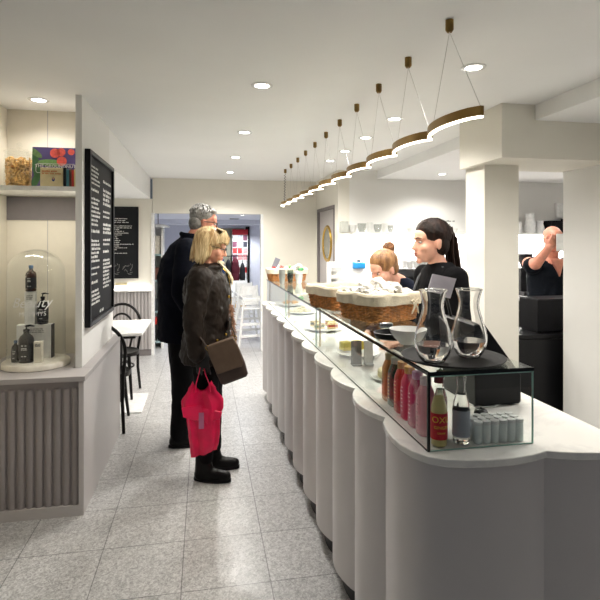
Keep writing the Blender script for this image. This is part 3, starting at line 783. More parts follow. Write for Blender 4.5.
# ------------------------------------------------------------------ till screen on the worktop behind the case
pos = thing('till_terminal', 'black till with steeply sloping screen on the worktop behind the carafes', 'till', (0.980, 1.83, HC))
prof = [(-0.008, 0.004), (0.170, 0.004), (0.178, 0.012), (0.178, 0.111), (0.034, 0.298), (0.026, 0.302), (-0.002, 0.302), (-0.008, 0.296)]
Mx = Matrix(((1, 0, 0, 0), (0, 0, 1, 0), (0, 1, 0, 0), (0, 0, 0, 1)))
MB().prism(prof, -0.12, 0.14, M=Mx).build('housing', M['black'], pos, bevel=0.004)
nrm = V(0.187, 0, 0.144).normalized()
a = V(0.168, 0, 0.124) + nrm*0.0015; b_ = V(0.045, 0, 0.284) + nrm*0.0015
MB().quad(a + V(0, -0.10, 0), a + V(0, 0.12, 0), b_ + V(0, 0.12, 0), b_ + V(0, -0.10, 0)).build('touch_screen', mat('screen_glass', (0.02, 0.02, 0.025), 0.08), pos)
MB().b2((-0.006, -0.11, 0), (0.15, 0.13, 0.004)).build('foot', M['black'], pos)
pc = at(442, 286, 1.98) - V(0.980, 1.83, HC)
MB().cyl((0.012, 0.10, 0.29), (pc.x + 0.01, pc.y + 0.012, pc.z + 0.01), 0.006, seg=10).build('display_pole', M['black'], pos)
R_ = Matrix.Translation(pc) @ Matrix.Rotation(math.radians(8), 4, 'Y') @ Matrix.Rotation(-0.16, 4, 'Z') @ Matrix.Rotation(-0.25, 4, 'X')
q = MB(); q.prism([(-0.058, -0.036), (0.034, -0.044), (0.054, 0.036), (-0.040, 0.042)], -0.004, 0.004, M=R_ @ Matrix.Rotation(PI/2, 4, 'X')); o = q.build('customer_display', mat('pale_lilac', srgb(214, 208, 218), 0.5), pos); o['label'] = 'pale lilac panel'
# cable
q = MB(); q.tube([at(466, 400, 2.0), at(472, 403, 1.93), at(480, 406, 1.90), at(490, 407, 1.90)], 0.0025, 6)
for v_ in q.bm.verts: v_.co.z += 0
pts = []
for (px, py) in [(455, 396), (464, 401), (472, 405), (482, 407), (493, 406.5), (502, 403.5)]:
    d = FPX*(CAMZ - HC - 0.003)/(py - 243); pts.append(at(px, py, d))
q = MB(); q.tube(pts, 0.0028, 6); o = q.build('white_cable', M['white'], None); tag(o, 'thin white cable lying on the worktop in front of the till', 'cable')
p = at(481, 414, FPX*(CAMZ - HC)/(414 - 243))
sc2 = thing('milk_lid', 'black domed lid lying on the worktop behind the white tubs', 'lid', (p.x, p.y, HC))
MB().lathe([(0, 0.0), (0.024, 0.0), (0.024, 0.006), (0.020, 0.014), (0.011, 0.019), (0, 0.020)], seg=28).build('dome', M['black'], sc2)
MB().sph((0, 0, 0.021), 0.004, seg=10, ring=8).build('knob', M['black'], sc2)

# ------------------------------------------------------------------ bottles in the near end of the case
def bottle_prof(R, H_, neck, nr):
    return [(0, 0.0), (R*0.85, 0.0), (R, 0.006), (R, H_*0.52), (R*0.93, H_*0.60), (R*0.62, H_*0.72), (nr*1.1, neck), (nr, H_*0.93), (nr*1.15, H_*0.94), (nr*1.15, H_*0.985), (nr, H_), (0, H_)]
def juice(label, loc, R, H_, liquid, lab, cap, text=None, glass=True, group=None, txtcol=None, swing=False):
    t = thing('juice_bottle', label, 'bottle', loc, group=group)
    pr = bottle_prof(R, H_, H_*0.80, R*0.42)
    MB().lathe(pr, seg=32).build('glass_body', M['jarglass'], t)
    if liquid:
        li = [(max(0, r*0.93), max(z, 0.003)) for r, z in pr if z < H_*0.80]; MB().lathe(li + [(0, li[-1][1])], seg=28).build('liquid', liquid, t)
    if lab:
        z0, z1 = H_*0.12, H_*0.50
        q = MB().lathe([(R + 0.0006, z0), (R + 0.0006, z1)], seg=32); q.build('paper_label', lab, t)
    if cap: MB().lathe([(0, H_*0.925), (R*0.55, H_*0.925), (R*0.58, H_*0.935), (R*0.56, H_*1.01), (0, H_*1.015)], seg=20).build('cap', cap, t)
    if swing:
        MB().tube([(R*0.5, 0, H_*0.86), (R*0.62, 0, H_*0.96), (0, 0, H_*1.05), (-R*0.62, 0, H_*0.96), (-R*0.5, 0, H_*0.86)], 0.0014, 6).tube([(0.0, -R*0.46, H_*0.98), (0, -R*0.75, H_*0.86), (0, -R*0.62, H_*0.76)], 0.0014, 6).build('wire_bail', M['steel'], t)
        MB().sph((0, 0, H_*1.0), (R*0.42, R*0.42, H_*0.035), seg=16, ring=8).build('stopper', mat('stopper', srgb(120, 135, 90), 0.4), t)
    if text:
        for k, (s_, zz, sz) in enumerate(text):
            # letters laid on the curved label, facing the camera side
            me_o = text_mesh(s_, sz, txtcol, 'lettering', t, Matrix.Identity(4), extrude=0.0002)
            for v_ in me_o.data.vertices:
                a_ = -PI/2 + v_.co.x/R - 0.12; rr = R + 0.0012 + v_.co.z
                v_.co = V(rr*math.cos(a_), rr*math.sin(a_), zz + v_.co.y)
    return t
yl = mat('lemon_juice', srgb(228, 208, 136), 0.25); redl = mat('red_label', srgb(206, 26, 40), 0.5); gold = mat('yellow_ink', srgb(238, 190, 60), 0.5)
redcap = mat('red_cap', srgb(110, 14, 22), 0.35); ggl = mat('grey_label', srgb(170, 174, 184), 0.5)
p = at(438.5, 444, 1.505); juice('bottle of cloudy yellow drink with bright red label at the glass corner', (p.x + 0.003, GY0 + 0.035, HC + 0.0008), 0.0245, 0.202, yl, redl, redcap, [('OXU', 0.082, 0.026), ('GINGER', 0.060, 0.0125), ('DRINK', 0.044, 0.008)], txtcol=gold)
p = at(462.5, 440, 1.52); juice('clear swing top bottle with plain grey label beside the white tubs', (p.x, GY0 + 0.040, HC + 0.0008), 0.0255, 0.205, M['water'], ggl, None, swing=True)
juice('clear bottle with amber tag half hidden behind the yellow drink bottle', (0.727, GY0 + 0.115, HC + 0.0008), 0.022, 0.198, mat('tonic', srgb(205, 205, 185), 0.1, trans=0.7), None, mat('amber', srgb(120, 60, 30), 0.4), swing=True)
cols = [('pale pink smoothie bottle at the near end of the row behind the side glass', srgb(232, 130, 150)), ('magenta juice bottle second in the row behind the side glass', srgb(196, 30, 96)), ('deep pink juice bottle in the middle of the row behind the side glass', srgb(222, 60, 100)),
        ('red orange juice bottle with orange top in the row behind the side glass', srgb(214, 62, 44)), ('dark green juice bottle between orange ones behind the side glass', srgb(48, 70, 50)), ('orange and black patterned juice bottle furthest in the row behind the side glass', srgb(206, 130, 60))]
for k, (lb, c) in enumerate(cols):
    t = thing('smoothie_bottle', lb, 'bottle', (GX0 + 0.052 + 0.003*k, GY0 + 0.128 + 0.071*k, HC + 0.0008), group='smoothie bottles in the glass case')
    R, H_ = 0.0285, 0.178
    q = MB(); q.loft([(V(0, 0, z), R*s, R*s) for z, s in [(0, .86), (.004, .97), (.012, 1), (H_*.55, 1), (H_*.70, .93), (H_*.80, .72), (H_*.86, .55), (H_*.87, .55)]], seg=28, power=3.0)
    q.build('bottle_body', mat('smoothie_%d' % k, c, 0.3, coat=0.4), t)
    MB().cyl((0, 0, H_*0.872), (0, 0, H_), R*0.62, seg=20).build('cap', mat('cap_%d' % k, [srgb(236, 200, 210), srgb(220, 150, 190), srgb(230, 170, 90), srgb(226, 180, 120), srgb(200, 205, 190), srgb(190, 170, 130)][k], 0.4), t)
    q = MB()
    for j in range(7): q.b2((-R*1.03, -0.006, 0.03 + 0.013*j), (-R*1.00, 0.008 if j % 2 else 0.002, 0.0318 + 0.013*j))
    q.build('label_marks', mat('label_ink_%d' % k, [srgb(150, 60, 90), srgb(250, 220, 230), srgb(255, 230, 235), srgb(250, 230, 150), srgb(230, 200, 90), srgb(20, 20, 20)][k], 0.5), t, smooth=False)
tubm = mat('tub_frost', srgb(236, 241, 239), 0.4); lidm = M['white']
proto = thing('white_tub', 'small white lidded tub in the packed rows beside the clear bottle', 'tub', (0, 0, 0), group='small white tubs in the glass case')
MB().lathe([(0, 0), (0.0120, 0), (0.0128, 0.002), (0.0128, 0.056), (0, 0.056)], seg=24).build('pot', tubm, proto)
MB().lathe([(0, 0.0562), (0.0132, 0.0562), (0.0135, 0.058), (0.0135, 0.064), (0.0125, 0.066), (0, 0.0655)], seg=24).build('lid', lidm, proto)
i = 0
for r in range(3):
    for c in range(6):
        o = proto if i == 0 else dup(proto); o.location = (0.806 + 0.0272*c, GY0 + 0.030 + 0.0275*r, HC + 0.0008); i += 1

# ------------------------------------------------------------------ food in the case
def plate(name, label, x, y, r, group='plates of food in the case'):
    o = MB().lathe([(0, 0), (r*0.55, 0), (r*0.62, 0.003), (r*0.95, 0.014), (r, 0.018), (r*0.985, 0.0195), (r*0.6, 0.007), (0, 0.005)], seg=44).build(name, M['white'], loc=(x, y, HC + 0.0008))
    tag(o, label, 'plate', group); return o
plate('round_plate', 'large white plate of pale salad in the far part of the glass case', 0.81, 4.28, 0.135)
plate('round_plate', 'white plate with sandwiches behind the middle pane of the glass case', 0.815, 3.42, 0.130)
plate('round_plate', 'white plate of pastries at the far end of the glass case', 0.82, 4.80, 0.12)
plate('round_plate', 'white plate with yellow cake slices beside the grey menu holder', 0.81, 2.62, 0.12)
sal = MB(); rnd = random.Random(5)
for k in range(90):
    a = rnd.uniform(0, 2*PI); r = 0.095*math.sqrt(rnd.random()); h = 0.022 + 0.045*(1 - r/0.1)*rnd.random()
    sal.sph((r*math.cos(a), r*math.sin(a), h), (rnd.uniform(.010, .018), rnd.uniform(.006, .012), rnd.uniform(.005, .009)), R=Euler((rnd.uniform(-1, 1), rnd.uniform(-1, 1), rnd.uniform(0, 6))).to_matrix(), seg=8, ring=5)
o = sal.build('grain_salad', mat('salad', srgb(222, 205, 165), 0.7, col2=srgb(236, 226, 205), nscale=60), loc=(0.81, 4.28, HC + 0.001)); tag(o, 'heap of pale grain salad on the large white plate', 'salad', kind='stuff')
def wedge(name, label, x, y, rz, z, c1, c2, cat='sandwich'):
    t = thing(name, label, cat, (x, y, z), rz, group='filled slices in the case')
    tri = [(-0.04, -0.03), (0.04, -0.03), (0.0, 0.04)]
    MB().prism(tri, 0, 0.012).prism(tri, 0.027, 0.039).build('bread', mat(name + '_bread', c1, 0.8, bump=0.3), t)
    MB().prism([(a*0.96, b*0.96) for a, b in tri], 0.0122, 0.0268).build('filling', mat(name + '_fill', c2, 0.6, noise=0.3, nscale=90), t)
for k, (dx, dy, rz, c2) in enumerate([(-.06, -.05, .4, srgb(96, 120, 50)), (.03, -.06, 2.2, srgb(170, 60, 40)), (-.04, .05, 3.7, srgb(60, 70, 40)), (.06, .03, 5.1, srgb(200, 120, 60))]):
    wedge('filled_sandwich', ['sandwich with green filling nearest the front glass on the middle plate', 'sandwich with red filling on the middle plate', 'sandwich with dark filling at the back of the middle plate', 'sandwich with orange filling on the staff side of the middle plate'][k],
          0.815 + dx, 3.42 + dy, rz, HC + 0.0205, srgb(226, 200, 150), c2)
for k, (dx, dy) in enumerate([(-.05, -.03), (.04, -.03), (0, .05)]):
    t = thing('pastry', ['golden pastry nearest the front glass on the furthest plate', 'golden pastry on the staff side of the furthest plate', 'golden pastry at the back of the furthest plate'][k], 'pastry', (0.82 + dx, 4.80 + dy, HC + 0.0205), 0.5*k)
    q = MB(); pts = [(0.035*math.cos(a), 0.035*math.sin(a), 0.014) for a in [0.3 + 2.6*j/10 for j in range(11)]]
    q.tube(pts, [0.005 + 0.011*math.sin(PI*j/10) for j in range(11)], 10); q.build('dough', mat('pastry_%d' % k, srgb(214, 160, 90), 0.5, noise=0.2, nscale=50), t)
for k, (dx, dy, rz) in enumerate([(-.035, 0.02, 0.2), (.035, 0.03, 0.5)]):
    o = MB().prism([(-0.028, -0.03), (0.028, -0.03), (0.028, 0.03), (-0.028, 0.03)], 0, 0.045).build('cake_slice', mat('cake_%d' % k, srgb(232, 214, 90), 0.7, noise=0.05, bump=0.3), loc=(0.81 + dx - 0.02, 2.62 + dy + 0.03, HC + 0.0205), rz=rz, bevel=0.006)
    tag(o, ['yellow cake block nearest the front glass beside the grey menu holder', 'yellow cake block on the staff side of its plate'][k], 'cake')
p = at(336, 336, 2.53*1.29)
for nm, lb, m_, dx, w_ in [('card_holder', 'upright grey card holder standing inside the glass case', mat('holder_grey', srgb(104, 104, 96), 0.5), 0, 0.052), ('price_card', 'upright white card standing beside the grey holder in the case', M['white_matt'], 0.062, 0.045)]:
    t = thing(nm, lb, 'card', (0.735 + dx, 2.41, HC + 0.0008)); MB().box((0, 0, 0.062), (w_, 0.012, 0.112)).build('card', m_, t, bevel=0.002)
    MB().box((0, 0, 0.003), (w_*0.9, 0.05, 0.006)).build('foot', m_, t, bevel=0.001)
o = MB().lathe([(0, 0), (0.06, 0), (0.066, 0.004), (0.10, 0.012), (0.098, 0.014), (0.06, 0.006), (0, 0.005)], seg=40).build('round_plate', M['white'], loc=(0.82, 2.14, HC + 0.0008)); tag(o, 'white plate under pale sponge cake near the smoothie bottles', 'plate')
o = MB().lathe([(0, 0), (0.062, 0), (0.066, 0.006), (0.066, 0.030), (0.060, 0.036), (0, 0.038)], seg=36).build('sponge_cake', mat('sponge', srgb(236, 222, 178), 0.8, bump=0.3), loc=(0.82, 2.14, HC + 0.0068)); tag(o, 'round pale sponge cake near the smoothie bottles', 'cake')
# ================================================================== display recess on the left
LZ = 0.795
cl = thing('glass_cloche', 'tall glass dome with white lettering on a pale round base on the ledge', 'cloche', (-1.018, 3.40, LZ))
MB().lathe([(0, 0), (0.185, 0), (0.192, 0.004), (0.192, 0.026), (0.186, 0.034), (0.172, 0.036), (0, 0.036)], seg=64).build('base', mat('cream_base', srgb(236, 230, 216), 0.3), cl)
R, HH = 0.164, 0.72
pr = [(R + 0.004, 0.0365), (R, 0.042), (R, HH - 0.15)] + [(R*math.cos(a), HH - 0.15 + 0.15*math.sin(a)) for a in [PI/2*k/16 for k in range(1, 17)]]
th = 0.003
inn = [(max(0, (R - th)*math.cos(a)), HH - 0.15 + (0.15 - th)*math.sin(a)) for a in [PI/2*k/16 for k in range(16, 0, -1)]] + [(R - th, HH - 0.15), (R - th, 0.0365)]
MB().lathe(pr[:-1] + [(0, HH)] + [(0, HH - th)] + inn[1:], seg=64).build('glass_dome', M['jarglass'], cl)
def on_dome(body, size, z0, shear, name, dx=0.0, spacing=1.0):
    o = text_mesh(body, size, M['white'], name, cl, Matrix.Identity(4), extrude=0.0003, shear=shear, spacing=spacing)
    for v_ in o.data.vertices:
        a_ = -PI/2 + 0.10 + (v_.co.x + dx)/R; rr = R + 0.0012 + v_.co.z; v_.co = V(rr*math.cos(a_), rr*math.sin(a_), z0 + v_.co.y)
on_dome('Beauty', 0.082, 0.400, 0.35, 'script_lettering')
on_dome('MUMMYS', 0.036, 0.335, 0.0, 'capital_lettering', 0.01)
bz = LZ + 0.0368
def carton(label, px, py0, d, w, h, dp, m, rz=0.0, marks=True, dark=None):
    p = at(px, py0, d); t = thing('product_carton', label, 'carton', (p.x, p.y, bz), rz)
    MB().b2((-w/2, -dp/2, 0), (w/2, dp/2, h)).build('box', m, t, bevel=0.002)
    if dark: o = MB().b2((w/2 + 0.0005, -dp/2, 0.001), (w/2 + 0.006, dp/2, h - 0.001)).build('side_panel', M['black'], t)
    q = MB(); rnd = random.Random(9)
    f = lambda mb, a, b, z0, z1: mb.b2((a, -dp/2 - 0.0012, z0), (b, -dp/2 - 0.0003, z1))
    for k in range(3): dashes(q, -w*0.3, w*0.3, h*(0.86 - 0.05*k), 0.006, f)
    q.build('lettering', mat('ink_grey', srgb(120, 118, 116), 0.7), t, smooth=False); return t
# large carton at the back, slim carton on it; bottles
X0 = -1.018
def put(o, x, y, z): o.location = (x, y, z); return o
big = carton('large white product carton with black side standing at the back under the dome', 37, 362, 3.2, 0.200, 0.210, 0.055, M['white_matt'], dark=True); put(big, -1.040, 3.450, bz)
slim = carton('slim white carton standing on top of the large carton under the dome', 31, 320, 3.2, 0.060, 0.205, 0.045, M['white_matt']); put(slim, -1.066, 3.450, bz + 0.211)
small = carton('small cream carton standing before the large carton under the dome', 40, 362, 3.1, 0.046, 0.125, 0.035, mat('cream_carton', srgb(226, 220, 205), 0.6)); put(small, -0.982, 3.320, bz)
amber = mat('amber_glass', srgb(60, 34, 20), 0.12, coat=0.5)
def pump(label, x, y, z, R, H_, body, pumpy=True, group=None):
    t = thing('pump_bottle' if pumpy else 'dropper_bottle', label, 'bottle', (x, y, z), group=group)
    MB().lathe([(0, 0), (R*.92, 0), (R, .005), (R, H_*.66), (R*.96, H_*.72), (R*.78, H_*.80), (R*.40, H_*.87), (R*.34, H_*.90), (R*.34, H_*.94), (0, H_*.94)], seg=36).build('body', body, t)
    MB().lathe([(R + 0.0006, H_*.12), (R + 0.0006, H_*.58)], seg=36).build('label', mat('dark_label', srgb(26, 24, 24), 0.5), t)
    q = MB(); f = lambda mb, a, b, z0, z1: mb.b2((a, -R - 0.0022, z0), (b, -R - 0.0012, z1))
    for k, zz in enumerate([.52, .44, .40, .2]): dashes(q, -R*.34, R*.34, H_*zz, 0.0055 if k else 0.008, f)
    q.build('lettering', M['chalk'], t, smooth=False)
    if pumpy:
        MB().lathe([(0, H_*.942), (R*.40, H_*.942), (R*.42, H_*1.0), (R*.2, H_*1.01), (R*.10, H_*1.02), (R*.10, H_*1.10), (0, H_*1.10)], seg=20).tube([(0, 0, H_*1.11), (R*.5, 0, H_*1.125), (R*1.05, 0, H_*1.10)], [R*.16, R*.13, R*.08], 8).sph((0, 0, H_*1.11), (R*.24, R*.24, R*.12), seg=12, ring=8).build('pump', M['black'], t)
    else:
        MB().lathe([(0, H_*.942), (R*.42, H_*.942), (R*.44, H_*1.06), (R*.38, H_*1.08), (0, H_*1.08)], seg=20).build('cap', mat('steel_blue', srgb(120, 150, 185), 0.25, metal=0.7), t)
    return t
pump('brown apothecary bottle with pale blue metal cap on the slim carton', -1.064, 3.448, bz + 0.417, 0.031, 0.150, amber, False)
pump('black pump bottle standing on the large carton beside the slim one', -0.997, 3.452, bz + 0.211, 0.033, 0.170, mat('black_glass', (0.012, 0.010, 0.010), 0.12, coat=0.4))
pump('large black pump bottle in front of the large carton under the dome', -1.055, 3.335, bz, 0.043, 0.195, mat('black_glass2', (0.012, 0.010, 0.010), 0.12, coat=0.4))
pump('short black bottle at the left edge under the dome', -1.120, 3.350, bz, 0.024, 0.120, mat('black_glass3', (0.012, 0.010, 0.010), 0.12, coat=0.4), False)

# ------------------------------------------------------------------ shelf: nut jar and books
SZ = 1.8935
j = at(17.5, 188, 3.22); jr = 0.088
jar = thing('nut_jar', 'round glass jar with knobbed lid full of cashew nuts on the wall shelf', 'jar', (j.x, j.y + 0.03, SZ))
MB().lathe([(0, 0), (jr*.94, 0), (jr, .006), (jr, .205), (jr*.93, .222), (jr*.90, .230), (jr*.87, .230), (jr*.90, .220), (jr*.965, .204), (jr*.965, .008), (0, .006)], seg=48).build('glass_body', M['jarglass'], jar)
MB().lathe([(0, .224), (jr*.86, .224), (jr*.86, .231), (jr*1.0, .2315), (jr*1.0, .238), (jr*.7, .248), (jr*.25, .256), (jr*.16, .262), (0, .262)], seg=40).build('glass_lid', M['jarglass'], jar)
MB().sph((0, 0, .278), .021, seg=20, ring=12).build('lid_knob', M['jarglass'], jar)
q = MB(); rnd = random.Random(3)
for k in range(430):
    z = 0.026 + 0.160*rnd.random(); a = rnd.uniform(0, 2*PI)
    r = (jr*0.965 - 0.0195)*(1.0 if rnd.random() < 0.7 else math.sqrt(rnd.random()))
    E = Matrix.Translation((r*math.cos(a), r*math.sin(a), z)) @ Euler((rnd.uniform(0, 6), rnd.uniform(0, 6), rnd.uniform(0, 6))).to_matrix().to_4x4()
    pts = [E @ V(0.0125*math.cos(t), 0.0125*math.sin(t), 0) for t in (-.3, .6, 1.5, 2.4, 3.2)]
    q.tube(pts, [.0030, .0062, .0054, .0062, .0032], 5)
o = q.build('cashew_nuts', mat('cashew', srgb(236, 192, 118), 0.45, noise=0.18, nscale=30), loc=(j.x, j.y + 0.03, SZ)); tag(o, 'golden cashew nuts filling the round glass jar on the wall shelf', 'nuts', kind='stuff')

def book(name, label, lo, w, h, t_, m_, rz=0.0, lean=0.0, pages=True):
    t = thing(name, label, 'book', lo, rot=(lean, 0, rz))
    MB().b2((-w/2, 0, 0), (w/2, 0.003, h)).b2((-w/2, t_ - 0.003, 0), (w/2, t_, h)).b2((-w/2, 0.003, 0), (-w/2 + 0.003, t_ - 0.003, h)).build('cover', m_, t)
    MB().b2((-w/2 + 0.0035, 0.0035, 0.003), (w/2 - 0.004, t_ - 0.0035, h - 0.003)).build('pages', M['white_matt'], t); return t
bx = at(53.2, 188, 3.20)
BW_, BH_ = 0.258, 0.262
bk = book('cook_book', 'large cookbook with painted fruit and leaf cover on the wall shelf', (bx.x, 3.44, SZ), BW_, BH_, 0.035, mat('cover_purple', srgb(92, 80, 128), 0.4), lean=-0.08)
def blob(name, c, cx, cz, rx, rz_, y=-0.001, seg=24, a=0.0):
    b = MB(); pts = [(cx + rx*math.cos(t)*math.cos(a) - rz_*math.sin(t)*math.sin(a), cz + rx*math.cos(t)*math.sin(a) + rz_*math.sin(t)*math.cos(a)) for t in [2*PI*k/seg for k in range(seg)]]
    b.prism([(max(-BW_/2, min(BW_/2, x_)), max(0.002, min(BH_ - 0.002, z_))) for x_, z_ in pts], -y, -y + 0.0008, M=Matrix(((1, 0, 0, 0), (0, 0, -1, 0), (0, 1, 0, 0), (0, 0, 0, 1))))
    o = b.build(name, mat('print_' + name, c, 0.45, noise=0.12, nscale=60), bk, smooth=False); return o
blob('printed_leaf', srgb(70, 110, 70), -0.105, 0.14, 0.022, 0.10, a=0.15); blob('printed_leaf', srgb(110, 140, 90), -0.112, 0.225, 0.018, 0.05, -0.0018, a=0.9)
blob('printed_leaf', srgb(120, 160, 96), -0.02, 0.162, 0.075, 0.022, -0.0018, a=-0.05); blob('printed_leaf', srgb(60, 100, 60), -0.105, 0.05, 0.020, 0.05, -0.0026, a=-0.3)
for (cx, cz, r) in [(0.005, 0.225, .030), (0.040, 0.232, .026), (0.045, 0.175, .030), (0.10, 0.235, .020)]: blob('printed_fruit', srgb(226, 96, 84), cx, cz, r, r, -0.0026)
Mt = frame_M(V(0, -0.004, 0), (1, 0, 0), (0, 0, 1))
text_mesh('THE GROUNDNUT', 0.028, M['chalk'], 'title_lettering', bk, frame_M(V(0.01, -0.0050, 0.140), (1, 0, 0), (0, 0, 1)))
text_mesh('COOKBOOK', 0.028, M['chalk'], 'title_lettering', bk, frame_M(V(0.01, -0.0050, 0.113), (1, 0, 0), (0, 0, 1)))
MB().tube([(0.01 + 0.115*sx, -0.0040, 0.127 + 0.029*sz) for sx, sz in [(-1, -.7), (-1, .7), (-.94, 1), (.94, 1), (1, .7), (1, -.7), (.94, -1), (-.94, -1)]], 0.0014, 5, closed=True).build('title_frame', M['chalk'], bk)
p = at(50.5, 188, 3.10)
t = thing('small_box', 'small beige printed box with an oval portrait standing before the cookbook', 'box', (p.x, 3.352, SZ))
MB().b2((-0.066, 0, 0), (0.066, 0.04, 0.118)).build('carton', mat('beige_card', srgb(222, 206, 160), 0.6), t, bevel=0.002)
b = MB(); b.lathe([(0, -0.0012), (0.019, -0.0012), (0.019, -0.0003), (0, -0.0003)], seg=24, M=Matrix.Translation((0.010, -0.0, 0.045)) @ Matrix.Diagonal((1, 1, 1.3, 1)) @ Matrix.Rotation(-PI/2, 4, 'X') @ Matrix.Diagonal((1, 1, -1, 1))); b.build('oval_badge', M['white_matt'], t)
MB().sph((0.010, -0.002, 0.047), (0.009, 0.001, 0.013), seg=14, ring=8).build('portrait', mat('portrait_blue', srgb(60, 76, 130), 0.5), t)
MB().sph((0.010, -0.0032, 0.052), (0.0055, 0.0006, 0.007), seg=12, ring=8).build('portrait_face', mat('portrait_face', srgb(216, 170, 140), 0.5), t)
q = MB(); f = lambda mb, a, b, z0, z1: mb.b2((a, -0.0012, z0), (b, -0.0003, z1))
dashes(q, -0.055, 0.045, 0.092, 0.011, f); dashes(q, -0.055, 0.05, 0.078, 0.009, f); q.build('lettering', mat('orange_ink', srgb(206, 120, 60), 0.6), t, smooth=False)
x = p.x + 0.068
for k, (w_, h_, c, lb) in enumerate([(0.018, .120, srgb(24, 30, 36), 'slim black book spine beside the small beige box'), (0.016, .108, srgb(70, 130, 140), 'slim teal book spine beside the black one on the shelf'), (0.014, .112, srgb(90, 60, 50), 'slim brown book spine between the teal and red ones'),
                                     (0.014, .106, srgb(190, 60, 50), 'slim red book spine near the shelf end'), (0.020, .112, srgb(214, 200, 140), 'pale green and yellow book at the right end of the shelf')]):
    t = thing('slim_book', lb, 'book', (x, 3.345, SZ)); MB().b2((0, 0, 0), (w_ - 0.001, 0.070, h_)).build('cover', mat('spine_%d' % k, c, 0.5), t, bevel=0.001)
    MB().b2((0.0025, 0.003, h_), (w_ - 0.0035, 0.067, h_ + 0.0004)).build('pages', M['white_matt'], t); x += w_
# ================================================================== people
def head_M(pos, yaw=0.0, pitch=0.0, roll=0.0):
    """head looks along +Y; yaw turns to its left, positive pitch looks down"""
    return Matrix.Translation(pos) @ Matrix.Rotation(yaw, 4, 'Z') @ Matrix.Rotation(-pitch, 4, 'X') @ Matrix.Rotation(roll, 4, 'Y')
def add_head(b, H, neck_to, nr=0.052, s=1.0):
    P = lambda *a: H @ (V(*a)*s)
    R = H.to_3x3()
    E = lambda c, r: b.sph(P(*c), tuple(x*s for x in r), R=R, seg=28, ring=18)
    E((0, -.014, .036), (.073, .092, .082)); E((0, .022, -.022), (.060, .068, .082)); E((0, .034, -.070), (.043, .045, .034))
    E((0, .074, -.094), (.019, .016, .016)); E((0, .045, .045), (.056, .044, .045))
    b.cap(P(0, .086, .014), P(0, .106, -.020), .0075*s, .0115*s); E((0, .108, -.024), (.012, .012, .0095)); 
    for q in (-1, 1):
        b.cap(P(q*.010, .088, .031), P(q*.042, .074, .028), .0085*s, .0075*s); E((q*.038, .058, -.022), (.024, .026, .026))
        E((q*.010, .098, -.027), (.008, .008, .006)); E((q*.074, -.008, -.008), (.009, .018, .029)); E((q*.078, -.012, .006), (.008, .014, .016))
    E((0, .089, -.050), (.021, .010, .0065)); E((0, .087, -.060), (.018, .010, .007)); E((0, .078, -.056), (.030, .018, .020))
    b.cap(P(0, -.022, -.055), neck_to, nr*s, nr*1.08)
def add_face(root, H, s=1.0, lips=M['lips'], brow=None):
    P = lambda *a: H @ (V(*a)*s); R = H.to_3x3()
    for q in (-1, 1):
        MB().sph(P(q*.029, .0785, .010), (.0125*s, .0080*s, .0050*s), R=R, seg=16, ring=10).build('eye', M['eye_w'], root)
        MB().sph(P(q*.029, .0852, .010), (.0056*s, .0022*s, .0046*s), R=R, seg=12, ring=8).build('iris', M['eye_d'], root)
        if brow: MB().tube([P(q*.012, .097, .030), P(q*.028, .0925, .036), P(q*.045, .078, .031)], [.0025, .0033, .0018], 6).build('eyebrow', brow, root)
    b = MB(); b.sph(P(0, .0925, -.050), (.0185*s, .0078*s, .0050*s), R=R, seg=14, ring=8).sph(P(0, .0912, -.0595), (.0160*s, .0078*s, .0056*s), R=R, seg=14, ring=8); b.build('lips', lips, root)
def hand(b, w, d, n, side=1, curl=0.5, s=1.0, spread=0.12):
    """w wrist, d finger direction, n the way the palm faces, side = which side the thumb leaves"""
    w = Vector(w); d = Vector(d).normalized(); n = (Vector(n) - d*Vector(n).dot(d)).normalized(); t = d.cross(n)*side
    for k in range(4):
        o = (1.5 - k)*0.0195*s
        b.cap(w + d*0.012*s + t*o*0.6, w + d*0.082*s + t*o, .0155*s, .0125*s, seg=10)
    L = [.040, .045, .042, .033]
    for k in range(4):
        o = (1.5 - k); base = w + d*(0.086 - abs(k-1.2)*0.003)*s + t*o*0.0205*s; dd = (d + t*o*spread*0.5).normalized(); a = 0.0; p = base
        for j, f in enumerate((1.0, .68, .52)):
            a += curl*(0.7 if j == 0 else 1.0); q = p + (dd*math.cos(a) + n*math.sin(a))*L[k]*f*s
            b.cap(p, q, (.0088 - .0009*j)*s, (.0082 - .0010*j)*s, seg=8); p = q
    p = w + d*0.022*s + t*0.026*s; q = p + (d*.62 + t*.62 + n*.35).normalized()*.042*s; r = q + (d*.85 + t*.10 + n*.5).normalized()*.034*s
    b.cap(p, q, .0135*s, .0108*s, seg=8); b.cap(q, r, .0105*s, .0085*s, seg=8)
def limb(b, pts, rs):
    for i in range(len(pts) - 1): b.cap(pts[i], pts[i+1], rs[i], rs[i+1], seg=18)
def torso(b, P, C, N, sh, k=1.0, inf=0.0):
    """P pelvis, C chest, N neck base, sh shoulder half width"""
    P, C, N = Vector(P), Vector(C), Vector(N)
    lerp = lambda a, c, t: a + (c - a)*t
    b.loft([(P + V(0, 0, -.11), .10*k + inf, .07*k + inf), (P + V(0, 0, -.07), .150*k + inf, .105*k + inf), (P, .165*k + inf, .118*k + inf), (lerp(P, C, .35), .140*k + inf, .100*k + inf), (lerp(P, C, .6), .142*k + inf, .102*k + inf),
            (C, .163*k + inf, .122*k + inf), (lerp(C, N, .45), .172*k + inf, .110*k + inf), (lerp(C, N, .78), .135*k + inf, .080*k + inf), (N + V(0, 0, .01), .062 + inf, .058 + inf)], seg=32)
